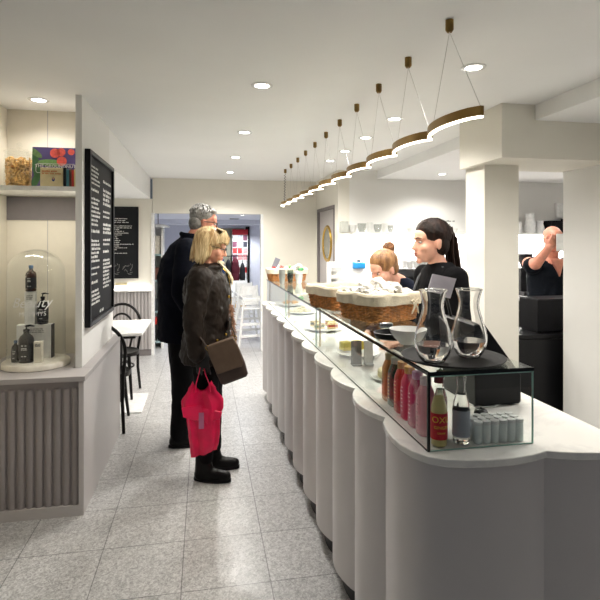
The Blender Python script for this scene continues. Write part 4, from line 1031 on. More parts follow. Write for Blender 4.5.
def boot(b, ank, ang, s=1.0, shaft=0.16, inf=0.0, toe=1.0):
    """solid shoe round the ankle, toe along +Y turned by ang"""
    T = Matrix.Translation((ank[0], ank[1], 0)) @ Matrix.Rotation(ang, 4, 'Z')
    f = lambda y, z: T @ V(0, y*s, z*s)
    b.cap(f(-.035, .045), f(.055, .046), .040*s + inf, .042*s + inf); b.cap(f(.055, .040), f(.150*toe, .036), .042*s + inf, .034*s + inf)
    b.cap(f(-.030, .05), f(-.018, shaft), .040*s + inf, .046*s + inf); b.cap(f(.02, .06), f(.0, shaft*.8), .042*s + inf, .042*s + inf)
def sole(mb, ank, ang, s=1.0):
    T = Matrix.Translation((ank[0], ank[1], 0)) @ Matrix.Rotation(ang, 4, 'Z')
    pts = []
    for k in range(28):
        a = 2*PI*k/28; y = .052 + .132*math.cos(a); w_ = .044 + .006*math.cos(a - .3); pts.append((w_*math.sin(a)*s, y*s))
    mb.prism(pts, 0.0, 0.022, M=T)
def locks(mb, guides, r, seg=6):
    for g in guides: mb.tube(g, [r*f for f in ([.55] + [1.0]*(len(g) - 2) + [.25])], seg)
def scalp_path(H, phi, z_end, R=(.086, .104, .096), c=(0, -.018, .040), n=8, th0=0.25, flare=0.0, wob=0.0, s=1.0):
    """a lock from the crown down over the head at azimuth phi (0 = front)"""
    pts = []
    for k in range(n):
        th = th0 + (PI/2 - th0)*min(1.0, k/(n*0.55))
        z = c[2] + R[2]*math.cos(th); r = math.sin(th)
        if k/(n*0.55) > 1:
            f = (k/(n - 1.0) - 0.55)/0.45; z = c[2] + (z_end - c[2])*max(0, f); r = 1.0 + flare*max(0, f)
        ph = phi + wob*math.sin(k*1.3)
        pts.append(H @ (V(c[0] + R[0]*r*math.sin(ph), c[1] + R[1]*r*math.cos(ph), z)*s))
    return pts

def swept(P, c, R, end, n=96, hl=None, s_=1.012):
    """hair combed back over the skull from the hairline to the tie"""
    out = []; e = Vector(end).normalized()
    for k in range(n):
        a = -PI + 2*PI*k/n; h = hl(abs(a)); d0 = V(math.sin(a), math.cos(a), h).normalized(); pts = []
        for j in range(8):
            t = j/7.0; d = d0.slerp(e, t) if d0.angle(e) < 3.0 else d0.lerp(e, t).normalized()
            k2 = s_ + .02*math.sin(PI*t)
            pts.append(P(c[0] + R[0]*d.x*k2, c[1] + R[1]*d.y*k2, c[2] + R[2]*d.z*k2))
        out.append(pts)
    return out
def hairline(a):
    K = [(0, .42), (.7, .36), (1.1, .10), (1.45, -.02), (1.8, -.35), (2.3, -.75), (3.2, -.95)]
    for (x0, y0), (x1, y1) in zip(K, K[1:]):
        if a <= x1: return y0 + (y1 - y0)*(a - x0)/(x1 - x0)
    return -.95

# ------------------------------------------------------------------ the woman in the brown jacket
jacket = mat('olive_brown_nylon', srgb(36, 29, 24), 0.5, spec=0.22, noise=0.10, nscale=14, bump=0.3, bscale=28)
trouser = mat('black_trousers', (0.006, 0.006, 0.007), 0.8, spec=0.1, bump=0.2, bscale=40)
bootm = mat('black_leather', (0.005, 0.0045, 0.0045), 0.38, spec=0.2, bump=0.12, bscale=70)
wm = thing('person', 'woman with blonde bob in a brown jacket, black trousers and boots, looking at the counter', 'person', (0.020, 3.475, 0), math.radians(-90 - 9))
Hd = head_M(V(0, .030, 1.520), 0.0, 0.30)
b = MB(); add_head(b, Hd, V(0, .0, 1.40), .048, 0.97)
torso(b, (0, 0, .90), (0, -.01, 1.22), (0, -.005, 1.39), .18, .95)
for q in (-1, 1):
    limb(b, [V(q*.155, -.01, 1.335), V(q*.205, -.035, 1.08), V(q*.200, .0 if q > 0 else .06, .86)], [.048, .038, .027])
    limb(b, [V(q*.085, 0, .86), V(q*.085, .02, .48), V(q*.085, .0 if q > 0 else .03, .09)], [.082, .055, .038])
hand(b, V(.200, .0, .85), V(.0, .05, -1), V(-1, 0, 0), 1, .55, .95); hand(b, V(-.200, .06, .86), V(0, .1, -1), V(1, 0, 0), -1, .5, .95)
boot(b, (.085, .0), -.10, .85, .10); boot(b, (-.085, .04), 0.05, .85, .10)
remeshed(b, 'body', M['skin'], wm, .0060, 3)
add_face(wm, Hd, .97)
b = MB()
b.loft([(V(0, .0, .765), .205, .170), (V(0, .0, .80), .212, .178), (V(0, .0, .90), .200, .165), (V(0, .0, 1.0), .186, .146), (V(0, .005, 1.12), .188, .152), (V(0, .0, 1.24), .196, .158), (V(0, -.01, 1.32), .185, .135), (V(0, -.012, 1.375), .120, .095), (V(0, .0, 1.415), .080, .078)], seg=40)
for q in (-1, 1):
    limb(b, [V(q*.165, -.015, 1.325), V(q*.215, -.055, 1.07), V(q*.218, -.03 if q > 0 else .05, .855)], [.080, .068, .056])
b.tube([(.088*math.sin(2*PI*k/20), .085*math.cos(2*PI*k/20) + .005, 1.40 + .012*math.cos(2*PI*k/20) - .02) for k in range(20)], .024, 10, closed=True)
remeshed(b, 'jacket', jacket, wm, .0085, 3, disp=.020, dscale=.05)
q = MB(); q.loft([(V(.218, -.032, .835), .050, .052), (V(.218, -.03, .85), .055, .056), (V(.218, -.03, .868), .055, .056)], seg=20); q.build('cuff', jacket, wm)
MB().tube([(.012, .170, .80), (.012, .166, .95), (.012, .158, 1.1), (.010, .162, 1.22), (.008, .140, 1.34), (.006, .105, 1.38)], .0035, 6).build('zip', M['brass'], wm)
for (x_, y_, z_) in [(.10, .155, 1.20), (.13, .14, .96), (.17, .09, .93)]: MB().sph((x_, y_, z_), .009, seg=10, ring=6).build('button', M['brass'], wm)
q = MB(); q.loft([(V(.08, .150, .985), .062, .014), (V(.08, .158, 1.02), .064, .014), (V(.08, .160, 1.05), .062, .012)], seg=20); q.build('pocket_flap', jacket, wm)
b = MB(); hand(b, V(.200, .0, .855), V(.0, .05, -1), V(-1, 0, 0), 1, .55, 1.04); b.cap(V(.200, .0, .85), V(.203, -.005, .89), .034, .034)
for v_ in b.bm.verts: v_.co = V(.200, .0, .80) + (v_.co - V(.200, .0, .80))*1.05
remeshed(b, 'glove', mat('black_glove', (0.012, 0.012, 0.013), .6), wm, .0055, 2)
# scarf ends in the collar
q = MB(); q.tube([(.045, .085, 1.425), (.05, .125, 1.385), (.040, .155, 1.345), (.035, .168, 1.305), (.03, .172, 1.275)], [.012, .015, .019, .024, .008], 10, flat=.5).tube([(.045, .085, 1.425), (.0, .105, 1.415), (-.045, .085, 1.425)], .012, 10)
q.build('scarf', mat('cream_scarf', srgb(228, 210, 178), 0.9, noise=0.2, nscale=60), wm)
b = MB()
for q in (-1, 1): limb(b, [V(q*.088, 0, .88), V(q*.088, .02, .48), V(q*.086, .0 if q > 0 else .03, .15)], [.100, .070, .054])
b.sph((0, 0, .88), (.17, .13, .12)); remeshed(b, 'trousers', trouser, wm, .009, 3, disp=.012)
for q, ang in ((1, -.14), (-1, .06)):
    b = MB(); an = (.087*q, .0 if q > 0 else .035); boot(b, an, ang, 0.92, .17, .004)
    o = remeshed(b, 'boot', bootm, wm, .006, 3)
    for v_ in o.data.vertices: v_.co.z = max(v_.co.z, .012)
    b = MB(); sole(b, an, ang, .95); b.build('sole', M['black_matt'], o, bevel=0.003)
blond = mat('blond_hair', srgb(232, 208, 160), 0.42, noise=0.0, nscale=46, stretch=(1, 1, .10), col2=srgb(158, 122, 74), bump=0.5, bscale=90, detail=6)
b = MB(); Ph = lambda *a: Hd @ V(*a); R3 = Hd.to_3x3()
b.sph(Ph(0, -.024, .046), (.090, .104, .088), R=R3, seg=32, ring=20).sph(Ph(0, -.062, -.025), (.080, .060, .098), R=R3, seg=24, ring=16)
for q in (-1, 1): b.sph(Ph(q*.066, -.030, -.030), (.026, .050, .082), R=R3, seg=20, ring=14)
b.sph(Ph(.010, .050, .088), (.060, .040, .030), R=R3)
G = []; rnd = random.Random(4)
for k in range(92):
    ph = -2.0 + 4.0*k/91 + PI; ph += rnd.uniform(-.03, .03)
    side = abs(((ph + PI) % (2*PI)) - PI)
    if side < 1.42: continue
    G.append(scalp_path(Hd, ph, -.115 + rnd.uniform(-.012, .02) + .02*max(0, 1.6 - side), R=(.089, .104 if side > 1.6 else .097, .089), c=(0, -.022, .045), n=10, th0=rnd.uniform(.1, .7), flare=-.13 + rnd.uniform(-.05, .05), wob=.035))
for k in range(22):
    a = -1.15 + 2.3*k/21; zt = .044 + rnd.uniform(-.006, .012)
    G.append([Ph(.02 + .03*a, .0, .135), Ph(.045*a + .01, .055, .128), Ph(.072*math.sin(a), .086*math.cos(a) + .008, .090), Ph(.083*math.sin(a), .092*math.cos(a) + .002, .055), Ph(.086*math.sin(a*1.08), .094*math.cos(a), zt)])
locks(b, G, .0088); b.build('hair', blond, wm)
# glasses
q = MB(); gm = M['black']
for s_ in (-1, 1):
    q.tube([Ph(s_*.031 + .022*math.cos(t), .098 - .004*abs(math.cos(t)), .010 + .014*math.sin(t)) for t in [2*PI*k/18 for k in range(18)]], .0016, 5, closed=True)
    q.tube([Ph(s_*.053, .096, .014), Ph(s_*.072, .06, .016), Ph(s_*.076, .0, .010)], .0018, 5)
q.tube([Ph(-.009, .101, .012), Ph(0, .104, .014), Ph(.009, .101, .012)], .0016, 5); q.build('glasses', gm, wm)

# ------------------------------------------------------------------ things she carries (world space)
Wm = Matrix.Translation((0.020, 3.475, 0)) @ Matrix.Rotation(math.radians(-99), 4, 'Z')
W = lambda x_, y_, z_: Wm @ V(x_, y_, z_)
bagm = mat('taupe_leather', srgb(92, 74, 60), 0.5, noise=0.08, nscale=16, bump=0.3, bscale=18)
bagd = mat('dark_taupe_leather', srgb(62, 48, 42), 0.5, noise=0.08, bump=0.2, bscale=20)
hb = thing('shoulder_bag', 'taupe flap shoulder bag hanging at the hip of the blonde woman', 'bag', W(.262, .150, .875), math.radians(-12), rot=(0, math.radians(-20), math.radians(-8)))
q = MB(); rings = []
for z_, hw, th in [(-.215, .095, .012), (-.20, .115, .030), (-.12, .122, .042), (-.02, .118, .040), (.05, .108, .030), (.075, .100, .016)]: rings.append((V(0, 0, z_*.88), hw*.77, th*.8))
q.loft(rings, seg=36, power=3.6); q.build('bag_body', bagd, hb)
q = MB(); 
fl_o = [(-.108, .082), (.108, .082), (.124, .02), (.118, -.10), (.10, -.128), (-.10, -.122), (-.112, -.10), (-.118, .02)]
q.prism([(x_*.77, z_*.88) for x_, z_ in fl_o], -.012, 0.0, M=Matrix.Translation((0, -.036, 0)) @ Matrix(((1, 0, 0, 0), (0, 0, 1, 0), (0, 1, 0, 0), (0, 0, 0, 1))))
q.b2((-.083, -.046, .064), (.083, .02, .074)); q.build('flap', bagm, hb, bevel=0.005)
q = MB(); q.tube([(-.086, 0, .05), (-.10, 0, .10), (-.11, .0, .14)], .008, 8, flat=.5).tube([(.086, 0, .05), (.095, .01, .09), (.09, .02, .13)], .008, 8, flat=.5); q.build('strap', bagd, hb)
for s_ in (-1, 1): MB().tube([(s_*.088 + .012*math.cos(t), -.003, .060 + .014*math.sin(t)) for t in [2*PI*k/14 for k in range(14)]], .0028, 6, closed=True).build('ring', M['brass'], hb)
# fuzzy fur charm down the front of the jacket
q = MB(); rnd = random.Random(8)
a0, a1, a2 = W(.04, .165, 1.14), W(.06, .182, .98), W(.08, .192, .84)
for k in range(420):
    t = rnd.random(); c = a0*(1-t)**2 + a1*2*t*(1-t) + a2*t*t
    d_ = V(rnd.gauss(0, 1), rnd.gauss(0, 1), rnd.gauss(-.6, .8)).normalized(); q.tube([c, c + d_*.016 + V(0, 0, -.002), c + d_*.028 + V(0, 0, -.010)], [.0022, .0016, .0005], 4)
q.tube([a0, a0*.25 + a1*.5 + a2*.25, a2], .010, 8)
o = q.build('fur_trim', mat('fur', srgb(150, 112, 88), 0.9, noise=0.25, nscale=60)); o.data.transform(Wm.inverted()); o.parent = wm; o['label'] = 'fluffy light brown fur edging'

# pink shopping bag, limp and hanging from her hand
pink = mat('pink_plastic', srgb(238, 20, 84), 0.32, noise=0.08, nscale=12, bump=0.5, bscale=16)
pk = thing('shopping_bag', 'bright pink plastic shopping bag hanging from the hand of the blonde woman', 'bag', W(.205, .0, .755), 0)
b = MB(); nz, na = 26, 44; R_ = []
def pprof(t):     # half width along x, depth along y, centre x at height fraction t from the top
    keys = [(0, .058, .012, .0), (.10, .085, .020, .0), (.25, .130, .030, .002), (.36, .128, .036, .004), (.46, .105, .036, .008), (.70, .098, .038, .012), (.88, .088, .034, .014), (1.0, .078, .024, .010)]
    for (a, *A), (c, *B) in zip(keys, keys[1:]):
        if t <= c: f = (t - a)/(c - a); f = f*f*(3 - 2*f); return [u + (v_ - u)*f for u, v_ in zip(A, B)]
    return keys[-1][1:]
for i in range(nz):
    t = i/(nz - 1.0); hw, dp, cx = pprof(t); z_ = -.105 - .425*t; ring = []
    for k in range(na):
        a = 2*PI*k/na; ca, sa = math.cos(a), math.sin(a)
        fold = .010*math.sin(5*a + 2.2*t)*min(1, t*4) + .006*math.sin(9*a - 3*t)
        x_ = cx + (hw + fold*.3)*ca; y_ = (dp + fold)*sa
        zz = z_ + (.02*ca*t*t if t > .5 else 0) + (.03*math.cos(2*a)*(1 - t)**3)
        ring.append(b.bm.verts.new(V(x_, y_, zz)))
    R_.append(ring)
for A, B in zip(R_, R_[1:]):
    for k in range(na): b.bm.faces.new((A[k], A[(k+1) % na], B[(k+1) % na], B[k]))
b.bm.faces.new(R_[-1]); b.build('bag_body', pink, pk)
# two corner flaps of the gusset, standing out at the widest height
for s_, z_ in ((-1, -.235), (1, -.255)):
    q = MB(); q.prism([(0, .0), (s_*.125, -.01 if s_ < 0 else -.03), (s_*.115, -.07), (s_*.03, -.10), (0, -.06)], -.005, .005, M=Matrix.Translation((.0, -.034, z_ + .02)) @ Matrix(((1, 0, 0, 0), (0, 0, 1, 0), (0, 1, 0, 0), (0, 0, 0, 1))))
    q.build('gusset_fold', pink, pk, bevel=0.004)
for s_, w_ in ((-1, .038), (1, .044)):
    q = MB(); q.tube([(s_*.012, 0, .012), (s_*.020, -.006, -.03), (s_*w_, -.012, -.09), (s_*w_*1.1, -.016, -.14)], [.007, .008, .012, .020], 10, flat=.35); q.build('handle', pink, pk)
q = MB().b2((-.020, -.0445, -.36), (.012, -.0425, -.26)); q.build('pale_sticker', mat('sticker_pink', srgb(196, 110, 150), 0.3), pk)
q = MB(); f = lambda mb, a, c, z0, z1: mb.b2((a, -.050, z0), (c, -.0485, z1))

# ------------------------------------------------------------------ the grey haired man
navy = mat('navy_wool', (0.005, 0.006, 0.011), 0.85, spec=0.1, bump=0.15, bscale=60)
mn = thing('person', 'tall grey haired man in a long dark navy coat and glasses behind the blonde woman', 'person', (-0.185, 4.08, 0), math.radians(-90 + 8))
Hm = head_M(V(0, .185, 1.705), -.02, .22)
b = MB(); add_head(b, Hm, V(0, .08, 1.55), .056, 1.06)
torso(b, (0, 0, .97), (0, .03, 1.36), (0, .085, 1.57), .2, 1.08)
for q in (-1, 1):
    limb(b, [V(q*.185, .05, 1.50), V(q*.25, .0, 1.19), V(q*.22, .10, .95)], [.056, .044, .031])
    limb(b, [V(q*.095, 0, .93), V(q*.095, .02, .51), V(q*.095, -.01 if q > 0 else .03, .09)], [.092, .062, .043])
    hand(b, V(q*.22, .10, .945), V(0, .25, -1), V(-q, 0, 0), q, .5, 1.08)
boot(b, (.095, -.01), -.05, .98, .10); boot(b, (-.095, .03), .05, .98, .10)
remeshed(b, 'body', M['skin_r'], mn, .0065, 3); add_face(mn, Hm, 1.06)
b = MB()
b.loft([(V(0, -.01, .80), .200, .150), (V(0, -.01, .95), .205, .158), (V(0, -.01, 1.12), .198, .158), (V(0, .005, 1.30), .215, .175), (V(0, .02, 1.43), .214, .165), (V(0, .045, 1.53), .172, .120), (V(0, .085, 1.595), .100, .085)], seg=40)
for q in (-1, 1): limb(b, [V(q*.185, .035, 1.495), V(q*.258, -.01, 1.19), V(q*.235, .09, .97)], [.092, .076, .060])
b.tube([(.082*math.sin(2*PI*k/20), .095 + .080*math.cos(2*PI*k/20), 1.600 - .02*math.cos(2*PI*k/20)) for k in range(20)], .022, 10, closed=True)
remeshed(b, 'coat', navy, mn, .010, 3, disp=.018, dscale=.09)
b = MB()
for q in (-1, 1): limb(b, [V(q*.097, 0, .95), V(q*.097, .02, .51), V(q*.097, -.01 if q > 0 else .03, .10)], [.108, .084, .072])
b.sph((0, 0, .95), (.18, .14, .13)); remeshed(b, 'trousers', trouser, mn, .010, 3, disp=.012)
for q, ang in ((1, -.05), (-1, .05)):
    an = (.097*q, -.01 if q > 0 else .03); b = MB(); boot(b, an, ang, 1.03, .10, .003)
    o = remeshed(b, 'shoe', bootm, mn, .007, 3)
    for v_ in o.data.vertices: v_.co.z = max(v_.co.z, .012)
    b = MB(); sole(b, an, ang, 1.05); b.build('sole', M['black_matt'], o, bevel=0.003)
greyh = mat('grey_hair', srgb(158, 156, 150), 0.6, nscale=26, col2=srgb(112, 110, 106), bump=0.3, bscale=120)
Pm = lambda *a: Hm @ (V(*a)*1.06); R3 = Hm.to_3x3(); b = MB()
b.sph(Pm(0, -.026, .052), (.084, .098, .086), R=R3, seg=32, ring=20).sph(Pm(0, -.055, -.005), (.080, .060, .075), R=R3).sph(Pm(0, .035, .098), (.060, .045, .028), R=R3)
G = []; rnd = random.Random(14)
for k in range(130):
    ph = rnd.uniform(0, 2*PI); th = rnd.uniform(.1, 1.35); 
    f = abs(((ph + PI) % (2*PI)) - PI)
    if f < 1.1 and th > .95: continue
    if f < 1.9 and th > 1.25: continue
    pts = []
    for j in range(4):
        t2 = th + .10*j; r_ = 1.03 + .03*math.sin(j); pts.append(Pm(.081*r_*math.sin(t2)*math.sin(ph), -.024 + .094*r_*math.sin(t2)*math.cos(ph), .052 + .084*r_*math.cos(t2)))
    G.append(pts)
locks(b, G, .007, 5); b.build('hair', greyh, mn)
q = MB()
for s_ in (-1, 1):
    q.tube([Pm(s_*.031 + .021*math.cos(t), .097 - .004*abs(math.cos(t)), .008 + .015*math.sin(t)) for t in [2*PI*k/18 for k in range(18)]], .0022, 5, closed=True)
    q.tube([Pm(s_*.052, .095, .016), Pm(s_*.078, .05, .018), Pm(s_*.082, -.01, .008)], .0032, 6)
q.tube([Pm(-.010, .100, .012), Pm(0, .104, .014), Pm(.010, .100, .012)], .0022, 5); q.build('glasses', M['black'], mn)

# ------------------------------------------------------------------ dark haired barista, facing left
tee = mat('black_tshirt', (0.006, 0.006, 0.007), 0.85, spec=0.08, bump=0.2, bscale=40)
ds = thing('person', 'dark haired barista with ponytail and black top, standing in profile behind the bar', 'person', (1.270, 2.60, 0), math.radians(90 + 6))
Hb = head_M(V(0, .062, 1.548), 0, .05)
b = MB(); add_head(b, Hb, V(0, .01, 1.42), .047, .98)
torso(b, (0, 0, .92), (0, -.01, 1.26), (0, .0, 1.430), .18, .92)
for q in (-1, 1):
    limb(b, [V(q*.155, .0, 1.35), V(q*.20, -.03, 1.09), V(q*.17, .15, .98)], [.045, .036, .026])
    limb(b, [V(q*.085, 0, .88), V(q*.085, .02, .48), V(q*.085, -.01, .09)], [.084, .056, .038])
    hand(b, V(q*.17, .15, .98), V(-q*.1, 1, -.1), V(0, 0, -1), -q, .5, .93); boot(b, (q*.085, -.01), 0, .9, .10)
remeshed(b, 'body', M['skin_p'], ds, .0065, 3); add_face(ds, Hb, .98, brow=M['black_matt'])
b = MB()
b.loft([(V(0, 0, .80), .172, .130), (V(0, 0, .95), .172, .130), (V(0, -.005, 1.08), .148, .112), (V(0, -.01, 1.25), .164, .120), (V(0, -.01, 1.34), .180, .112), (V(0, -.005, 1.405), .135, .088), (V(0, .0, 1.447), .062, .060)], seg=36)
for q in (-1, 1): limb(b, [V(q*.150, .004, 1.365), V(q*.200, -.022, 1.09), V(q*.175, .13, .985)], [.066, .047, .036])
remeshed(b, 'top', tee, ds, .0085, 3, disp=.010)
b = MB()
for q in (-1, 1): limb(b, [V(q*.088, 0, .88), V(q*.088, .02, .48), V(q*.086, -.01, .10)], [.098, .070, .056])
b.sph((0, 0, .88), (.165, .125, .11)); remeshed(b, 'trousers', trouser, ds, .010, 3)
for q in (-1, 1):
    b = MB(); boot(b, (q*.086, -.01), 0, .95, .10, .003); o = remeshed(b, 'shoe', bootm, ds, .008, 3)
    for v_ in o.data.vertices: v_.co.z = max(v_.co.z, .0)
q = MB(); q.tube([(-.075, .035, 1.425), (-.085, .085, 1.36), (-.075, .128, 1.27), (-.070, .135, 1.15)], .014, 8, flat=.3).tube([(.075, .035, 1.425), (.085, .085, 1.36), (.075, .128, 1.27), (.070, .135, 1.15)], .014, 8, flat=.3); q.build('apron_strap', mat('strap_grey', srgb(62, 64, 68), 0.7), ds)
brown = mat('dark_brown_hair', srgb(46, 30, 23), 0.5, spec=0.2, nscale=40, stretch=(1, 1, .15), col2=srgb(26, 17, 14), bump=0.4, bscale=90)
Pb = lambda *a: Hb @ (V(*a)*.98); R3 = Hb.to_3x3(); b = MB()
b.sph(Pb(0, -.020, .055), (.082, .097, .082), R=R3, seg=32, ring=20).sph(Pb(0, -.046, -.006), (.078, .060, .072), R=R3)
G = []; rnd = random.Random(21)
G += swept(Pb, (0, -.020, .050), (.083, .099, .086), (0, -1, .28), hl=hairline)
locks(b, G, .0058)
G = []
for k in range(38):
    a = rnd.uniform(0, 2*PI); r_ = .027*math.sqrt(rnd.random()); ox, oz = r_*math.cos(a), r_*math.sin(a)
    e = rnd.uniform(.24, .33)
    G.append([Pb(ox*.5, -.105, .072 + oz*.5), Pb(ox, -.128, .066 + oz), Pb(ox*1.5, -.140 + oz*.8, .02), Pb(ox*1.7, -.140 + oz*1.2, -.06), Pb(ox*1.7, -.148 + oz*1.2, -.15), Pb(ox*1.3, -.165 + oz, -.22), Pb(ox*.6, -.185 + oz*.5, -e)])
locks(b, G, .0075); b.build('hair', brown, ds)
MB().tube([Pb(.018*math.cos(t), -.120 - .005*math.sin(t), .072 + .018*math.sin(t)) for t in [2*PI*k/16 for k in range(16)]], .006, 6, closed=True).build('hair_tie', M['black'], ds)

# ------------------------------------------------------------------ fair haired barista, bending over
bl = thing('person', 'fair haired barista with a bun in a dark navy top, bending over behind the baskets', 'person', (1.515, 3.36, 0), math.radians(90 + 22))
Hf = head_M(V(0, .37, 1.372), 0.0, .44)
b = MB(); add_head(b, Hf, V(0, .22, 1.285), .046, .97)
b.loft([(V(0, -.06, .80), .10, .08), (V(0, -.05, .90), .155, .115), (V(0, -.02, 1.0), .140, .110), (V(0, .05, 1.10), .150, .125), (V(0, .13, 1.20), .165, .125), (V(0, .19, 1.265), .110, .080), (V(0, .225, 1.30), .055, .050)], seg=32)
for q in (-1, 1):
    limb(b, [V(q*.155, .16, 1.215), V(q*.19, .22, .99), V(q*.13, .40, .93)], [.046, .037, .026])
    limb(b, [V(q*.085, -.05, .86), V(q*.085, .0, .47), V(q*.085, -.03, .09)], [.084, .056, .038])
    hand(b, V(q*.13, .40, .93), V(-q*.3, 1, -.1), V(0, 0, -1), -q, .5, .92); boot(b, (q*.085, -.03), 0, .9, .10)
remeshed(b, 'body', M['skin_p'], bl, .0065, 3); add_face(bl, Hf, .97)
b = MB()
b.loft([(V(0, -.06, .78), .165, .125), (V(0, -.05, .90), .168, .130), (V(0, -.02, 1.0), .152, .125), (V(0, .05, 1.10), .165, .140), (V(0, .13, 1.205), .178, .130), (V(0, .185, 1.27), .120, .085), (V(0, .225, 1.315), .062, .058)], seg=36)
for q in (-1, 1): limb(b, [V(q*.155, .155, 1.215), V(q*.195, .215, .99), V(q*.14, .37, .935)], [.064, .050, .038])
remeshed(b, 'top', mat('navy_top', (0.008, 0.011, 0.022), 0.8, spec=0.1, bump=0.2), bl, .0085, 3, disp=.010)
b = MB()
for q in (-1, 1): limb(b, [V(q*.088, -.05, .86), V(q*.088, .0, .47), V(q*.086, -.03, .10)], [.098, .070, .056])
b.sph((0, -.05, .86), (.165, .125, .11)); remeshed(b, 'trousers', trouser, bl, .010, 3)
for q in (-1, 1):
    b = MB(); boot(b, (q*.086, -.03), 0, .95, .10, .003); o = remeshed(b, 'shoe', bootm, bl, .008, 3)
    for v_ in o.data.vertices: v_.co.z = max(v_.co.z, .0)
fair = mat('fair_hair', srgb(176, 132, 88), 0.42, nscale=40, stretch=(1, 1, .2), col2=srgb(120, 84, 54), bump=0.4, bscale=90)
Pf = lambda *a: Hf @ (V(*a)*.97); R3 = Hf.to_3x3(); b = MB()
b.sph(Pf(0, -.024, .050), (.083, .099, .086), R=R3, seg=32, ring=20).sph(Pf(0, -.052, .0), (.077, .056, .070), R=R3)
G = []
G += swept(Pf, (0, -.020, .050), (.083, .099, .086), (0, -.75, .70), hl=hairline)
locks(b, G, .0058); b.build('hair', fair, bl)
b = MB(); c = Pf(0, -.105, .118)
b.sph(c, (.036, .036, .032), R=R3, seg=20, ring=14)
for k in range(9):
    a0_ = k*.7; b.tube([c + R3 @ V(.036*math.cos(a0_ + t)*math.cos(.5*k), .036*math.sin(a0_ + t), .034*math.cos(a0_ + t)*math.sin(.5*k)) for t in [2*PI*j/16 for j in range(14)]], .0085, 6)
b.build('bun', mat('bun_hair', srgb(140, 96, 60), 0.45, nscale=40, col2=srgb(96, 64, 42), bump=.4), bl)

# ------------------------------------------------------------------ bald man holding a phone up
ph = thing('person', 'bald man in a black v-neck top holding a white phone up before his face', 'person', (3.17, 4.24, 0), math.radians(180 - 6))
Hp = head_M(V(0, .05, 1.580), 0, .05)
b = MB(); add_head(b, Hp, V(0, .01, 1.42), .060, 1.05)
torso(b, (0, 0, .92), (0, -.01, 1.24), (0, .0, 1.41), .2, 1.15)
# his right arm (towards the picture's left) raised: upper arm out, forearm up to the phone
SR, ER, WR = V(.20, .02, 1.36), V(.235, .22, 1.33), V(.055, .30, 1.535)
SR, ER, WR = V(.215, .02, 1.36), V(.235, .17, 1.36), V(.175, .27, 1.510)
limb(b, [SR, ER], [.062, .050]); limb(b, [ER, WR], [.050, .033])
limb(b, [V(-.20, .0, 1.36), V(-.26, .02, 1.10), V(-.20, .18, 1.0)], [.058, .048, .034])
hand(b, WR, V(-.55, .05, .75), V(-.2, -1, 0), 1, .75, 1.05); hand(b, V(-.20, .18, 1.0), V(.2, 1, 0), V(0, 0, -1), 1, .5, 1.05)
for q in (-1, 1):
    limb(b, [V(q*.095, 0, .88), V(q*.095, .02, .48), V(q*.095, -.01, .09)], [.092, .062, .043]); boot(b, (q*.095, -.01), 0, .98, .10)
remeshed(b, 'body', M['skin_r'], ph, .0060, 3); add_face(ph, Hp, 1.05)
b = MB()
b.loft([(V(0, 0, .80), .215, .165), (V(0, 0, .95), .212, .162), (V(0, -.005, 1.10), .205, .155), (V(0, -.01, 1.24), .212, .155), (V(0, -.012, 1.33), .200, .130), (V(0, -.01, 1.385), .150, .095), (V(0, -.015, 1.41), .095, .062)], seg=36)
b.cap(V(.16, .0, 1.335), V(.225, .085, 1.345), .085, .078); b.cap(V(-.16, -.005, 1.335), V(-.245, .0, 1.18), .085, .075)
remeshed(b, 'top', mat('black_navy_top', (0.006, 0.008, 0.012), 0.8, spec=0.1, bump=0.25, bscale=30), ph, .0085, 3, disp=.014)
q = MB(); q.prism([(-.058, 1.405), (.058, 1.405), (.0, 1.245)], .108, .148); 
for v_ in q.bm.verts: v_.co = V(v_.co.x, v_.co.z - .022*(1.40 - v_.co.y)/.15*-1 - .01, v_.co.y)
q.build('v_neck_skin', M['skin_r'], ph, bevel=.004)
b = MB()
for q in (-1, 1): limb(b, [V(q*.10, 0, .88), V(q*.10, .02, .48), V(q*.096, -.01, .10)], [.112, .084, .068])
b.sph((0, 0, .88), (.20, .155, .12)); remeshed(b, 'trousers', trouser, ph, .010, 3)
for q in (-1, 1):
    b = MB(); boot(b, (q*.096, -.01), 0, 1.03, .10, .003); o = remeshed(b, 'shoe', bootm, ph, .008, 3)
    for v_ in o.data.vertices: v_.co.z = max(v_.co.z, .0)
Wp = Matrix.Translation((3.17, 4.24, 0)) @ Matrix.Rotation(math.radians(174), 4, 'Z')
pp = Wp @ V(.105, .335, 1.555)
t = thing('phone', 'white phone held up by the bald man', 'phone', pp, math.radians(174))
MB().b2((-.038, -.004, -.075), (.038, .004, .075)).build('case', M['white'], t, bevel=0.003)
MB().b2((-.034, -.0052, -.068), (.034, -.0042, .068)).build('screen', M['black'], t)
# ================================================================== back bar
YW = YB
o = thing('back_bar_shelf', 'long thin white wall shelf with a glowing underside above the back counter', 'shelf', (3.6, YW, 1.655))
MB().b2((-1.83, -0.24, 0), (2.2, -0.001, 0.022)).build('board', M['white_matt'], o)
MB().b2((-1.80, -0.07, -0.016), (2.18, -0.03, -0.0005)).build('light_strip', M['led_w'], o)
for k in range(4):
    l = bpy.data.lights.new('shelf_glow', 'AREA'); l.shape = 'RECTANGLE'; l.size = 0.95; l.size_y = 0.05; l.energy = 16; l.color = (1, .98, .95)
    lo = bpy.data.objects.new('shelf_glow', l); COL.objects.link(lo); lo.parent = o; lo.location = (-1.35 + k*1.03, -0.10, -0.02); lo.rotation_euler = (math.radians(25), 0, 0)
bc = thing('back_counter', 'black back counter with grey worktop along the wall behind the staff', 'counter', (3.6, YW, 0))
MB().b2((-1.83, -0.62, 0.08), (2.2, -0.012, 0.87)).build('carcass', M['black'], bc)
MB().b2((-1.83, -0.57, 0), (2.2, -0.02, 0.08)).build('plinth', M['plinth'], bc)
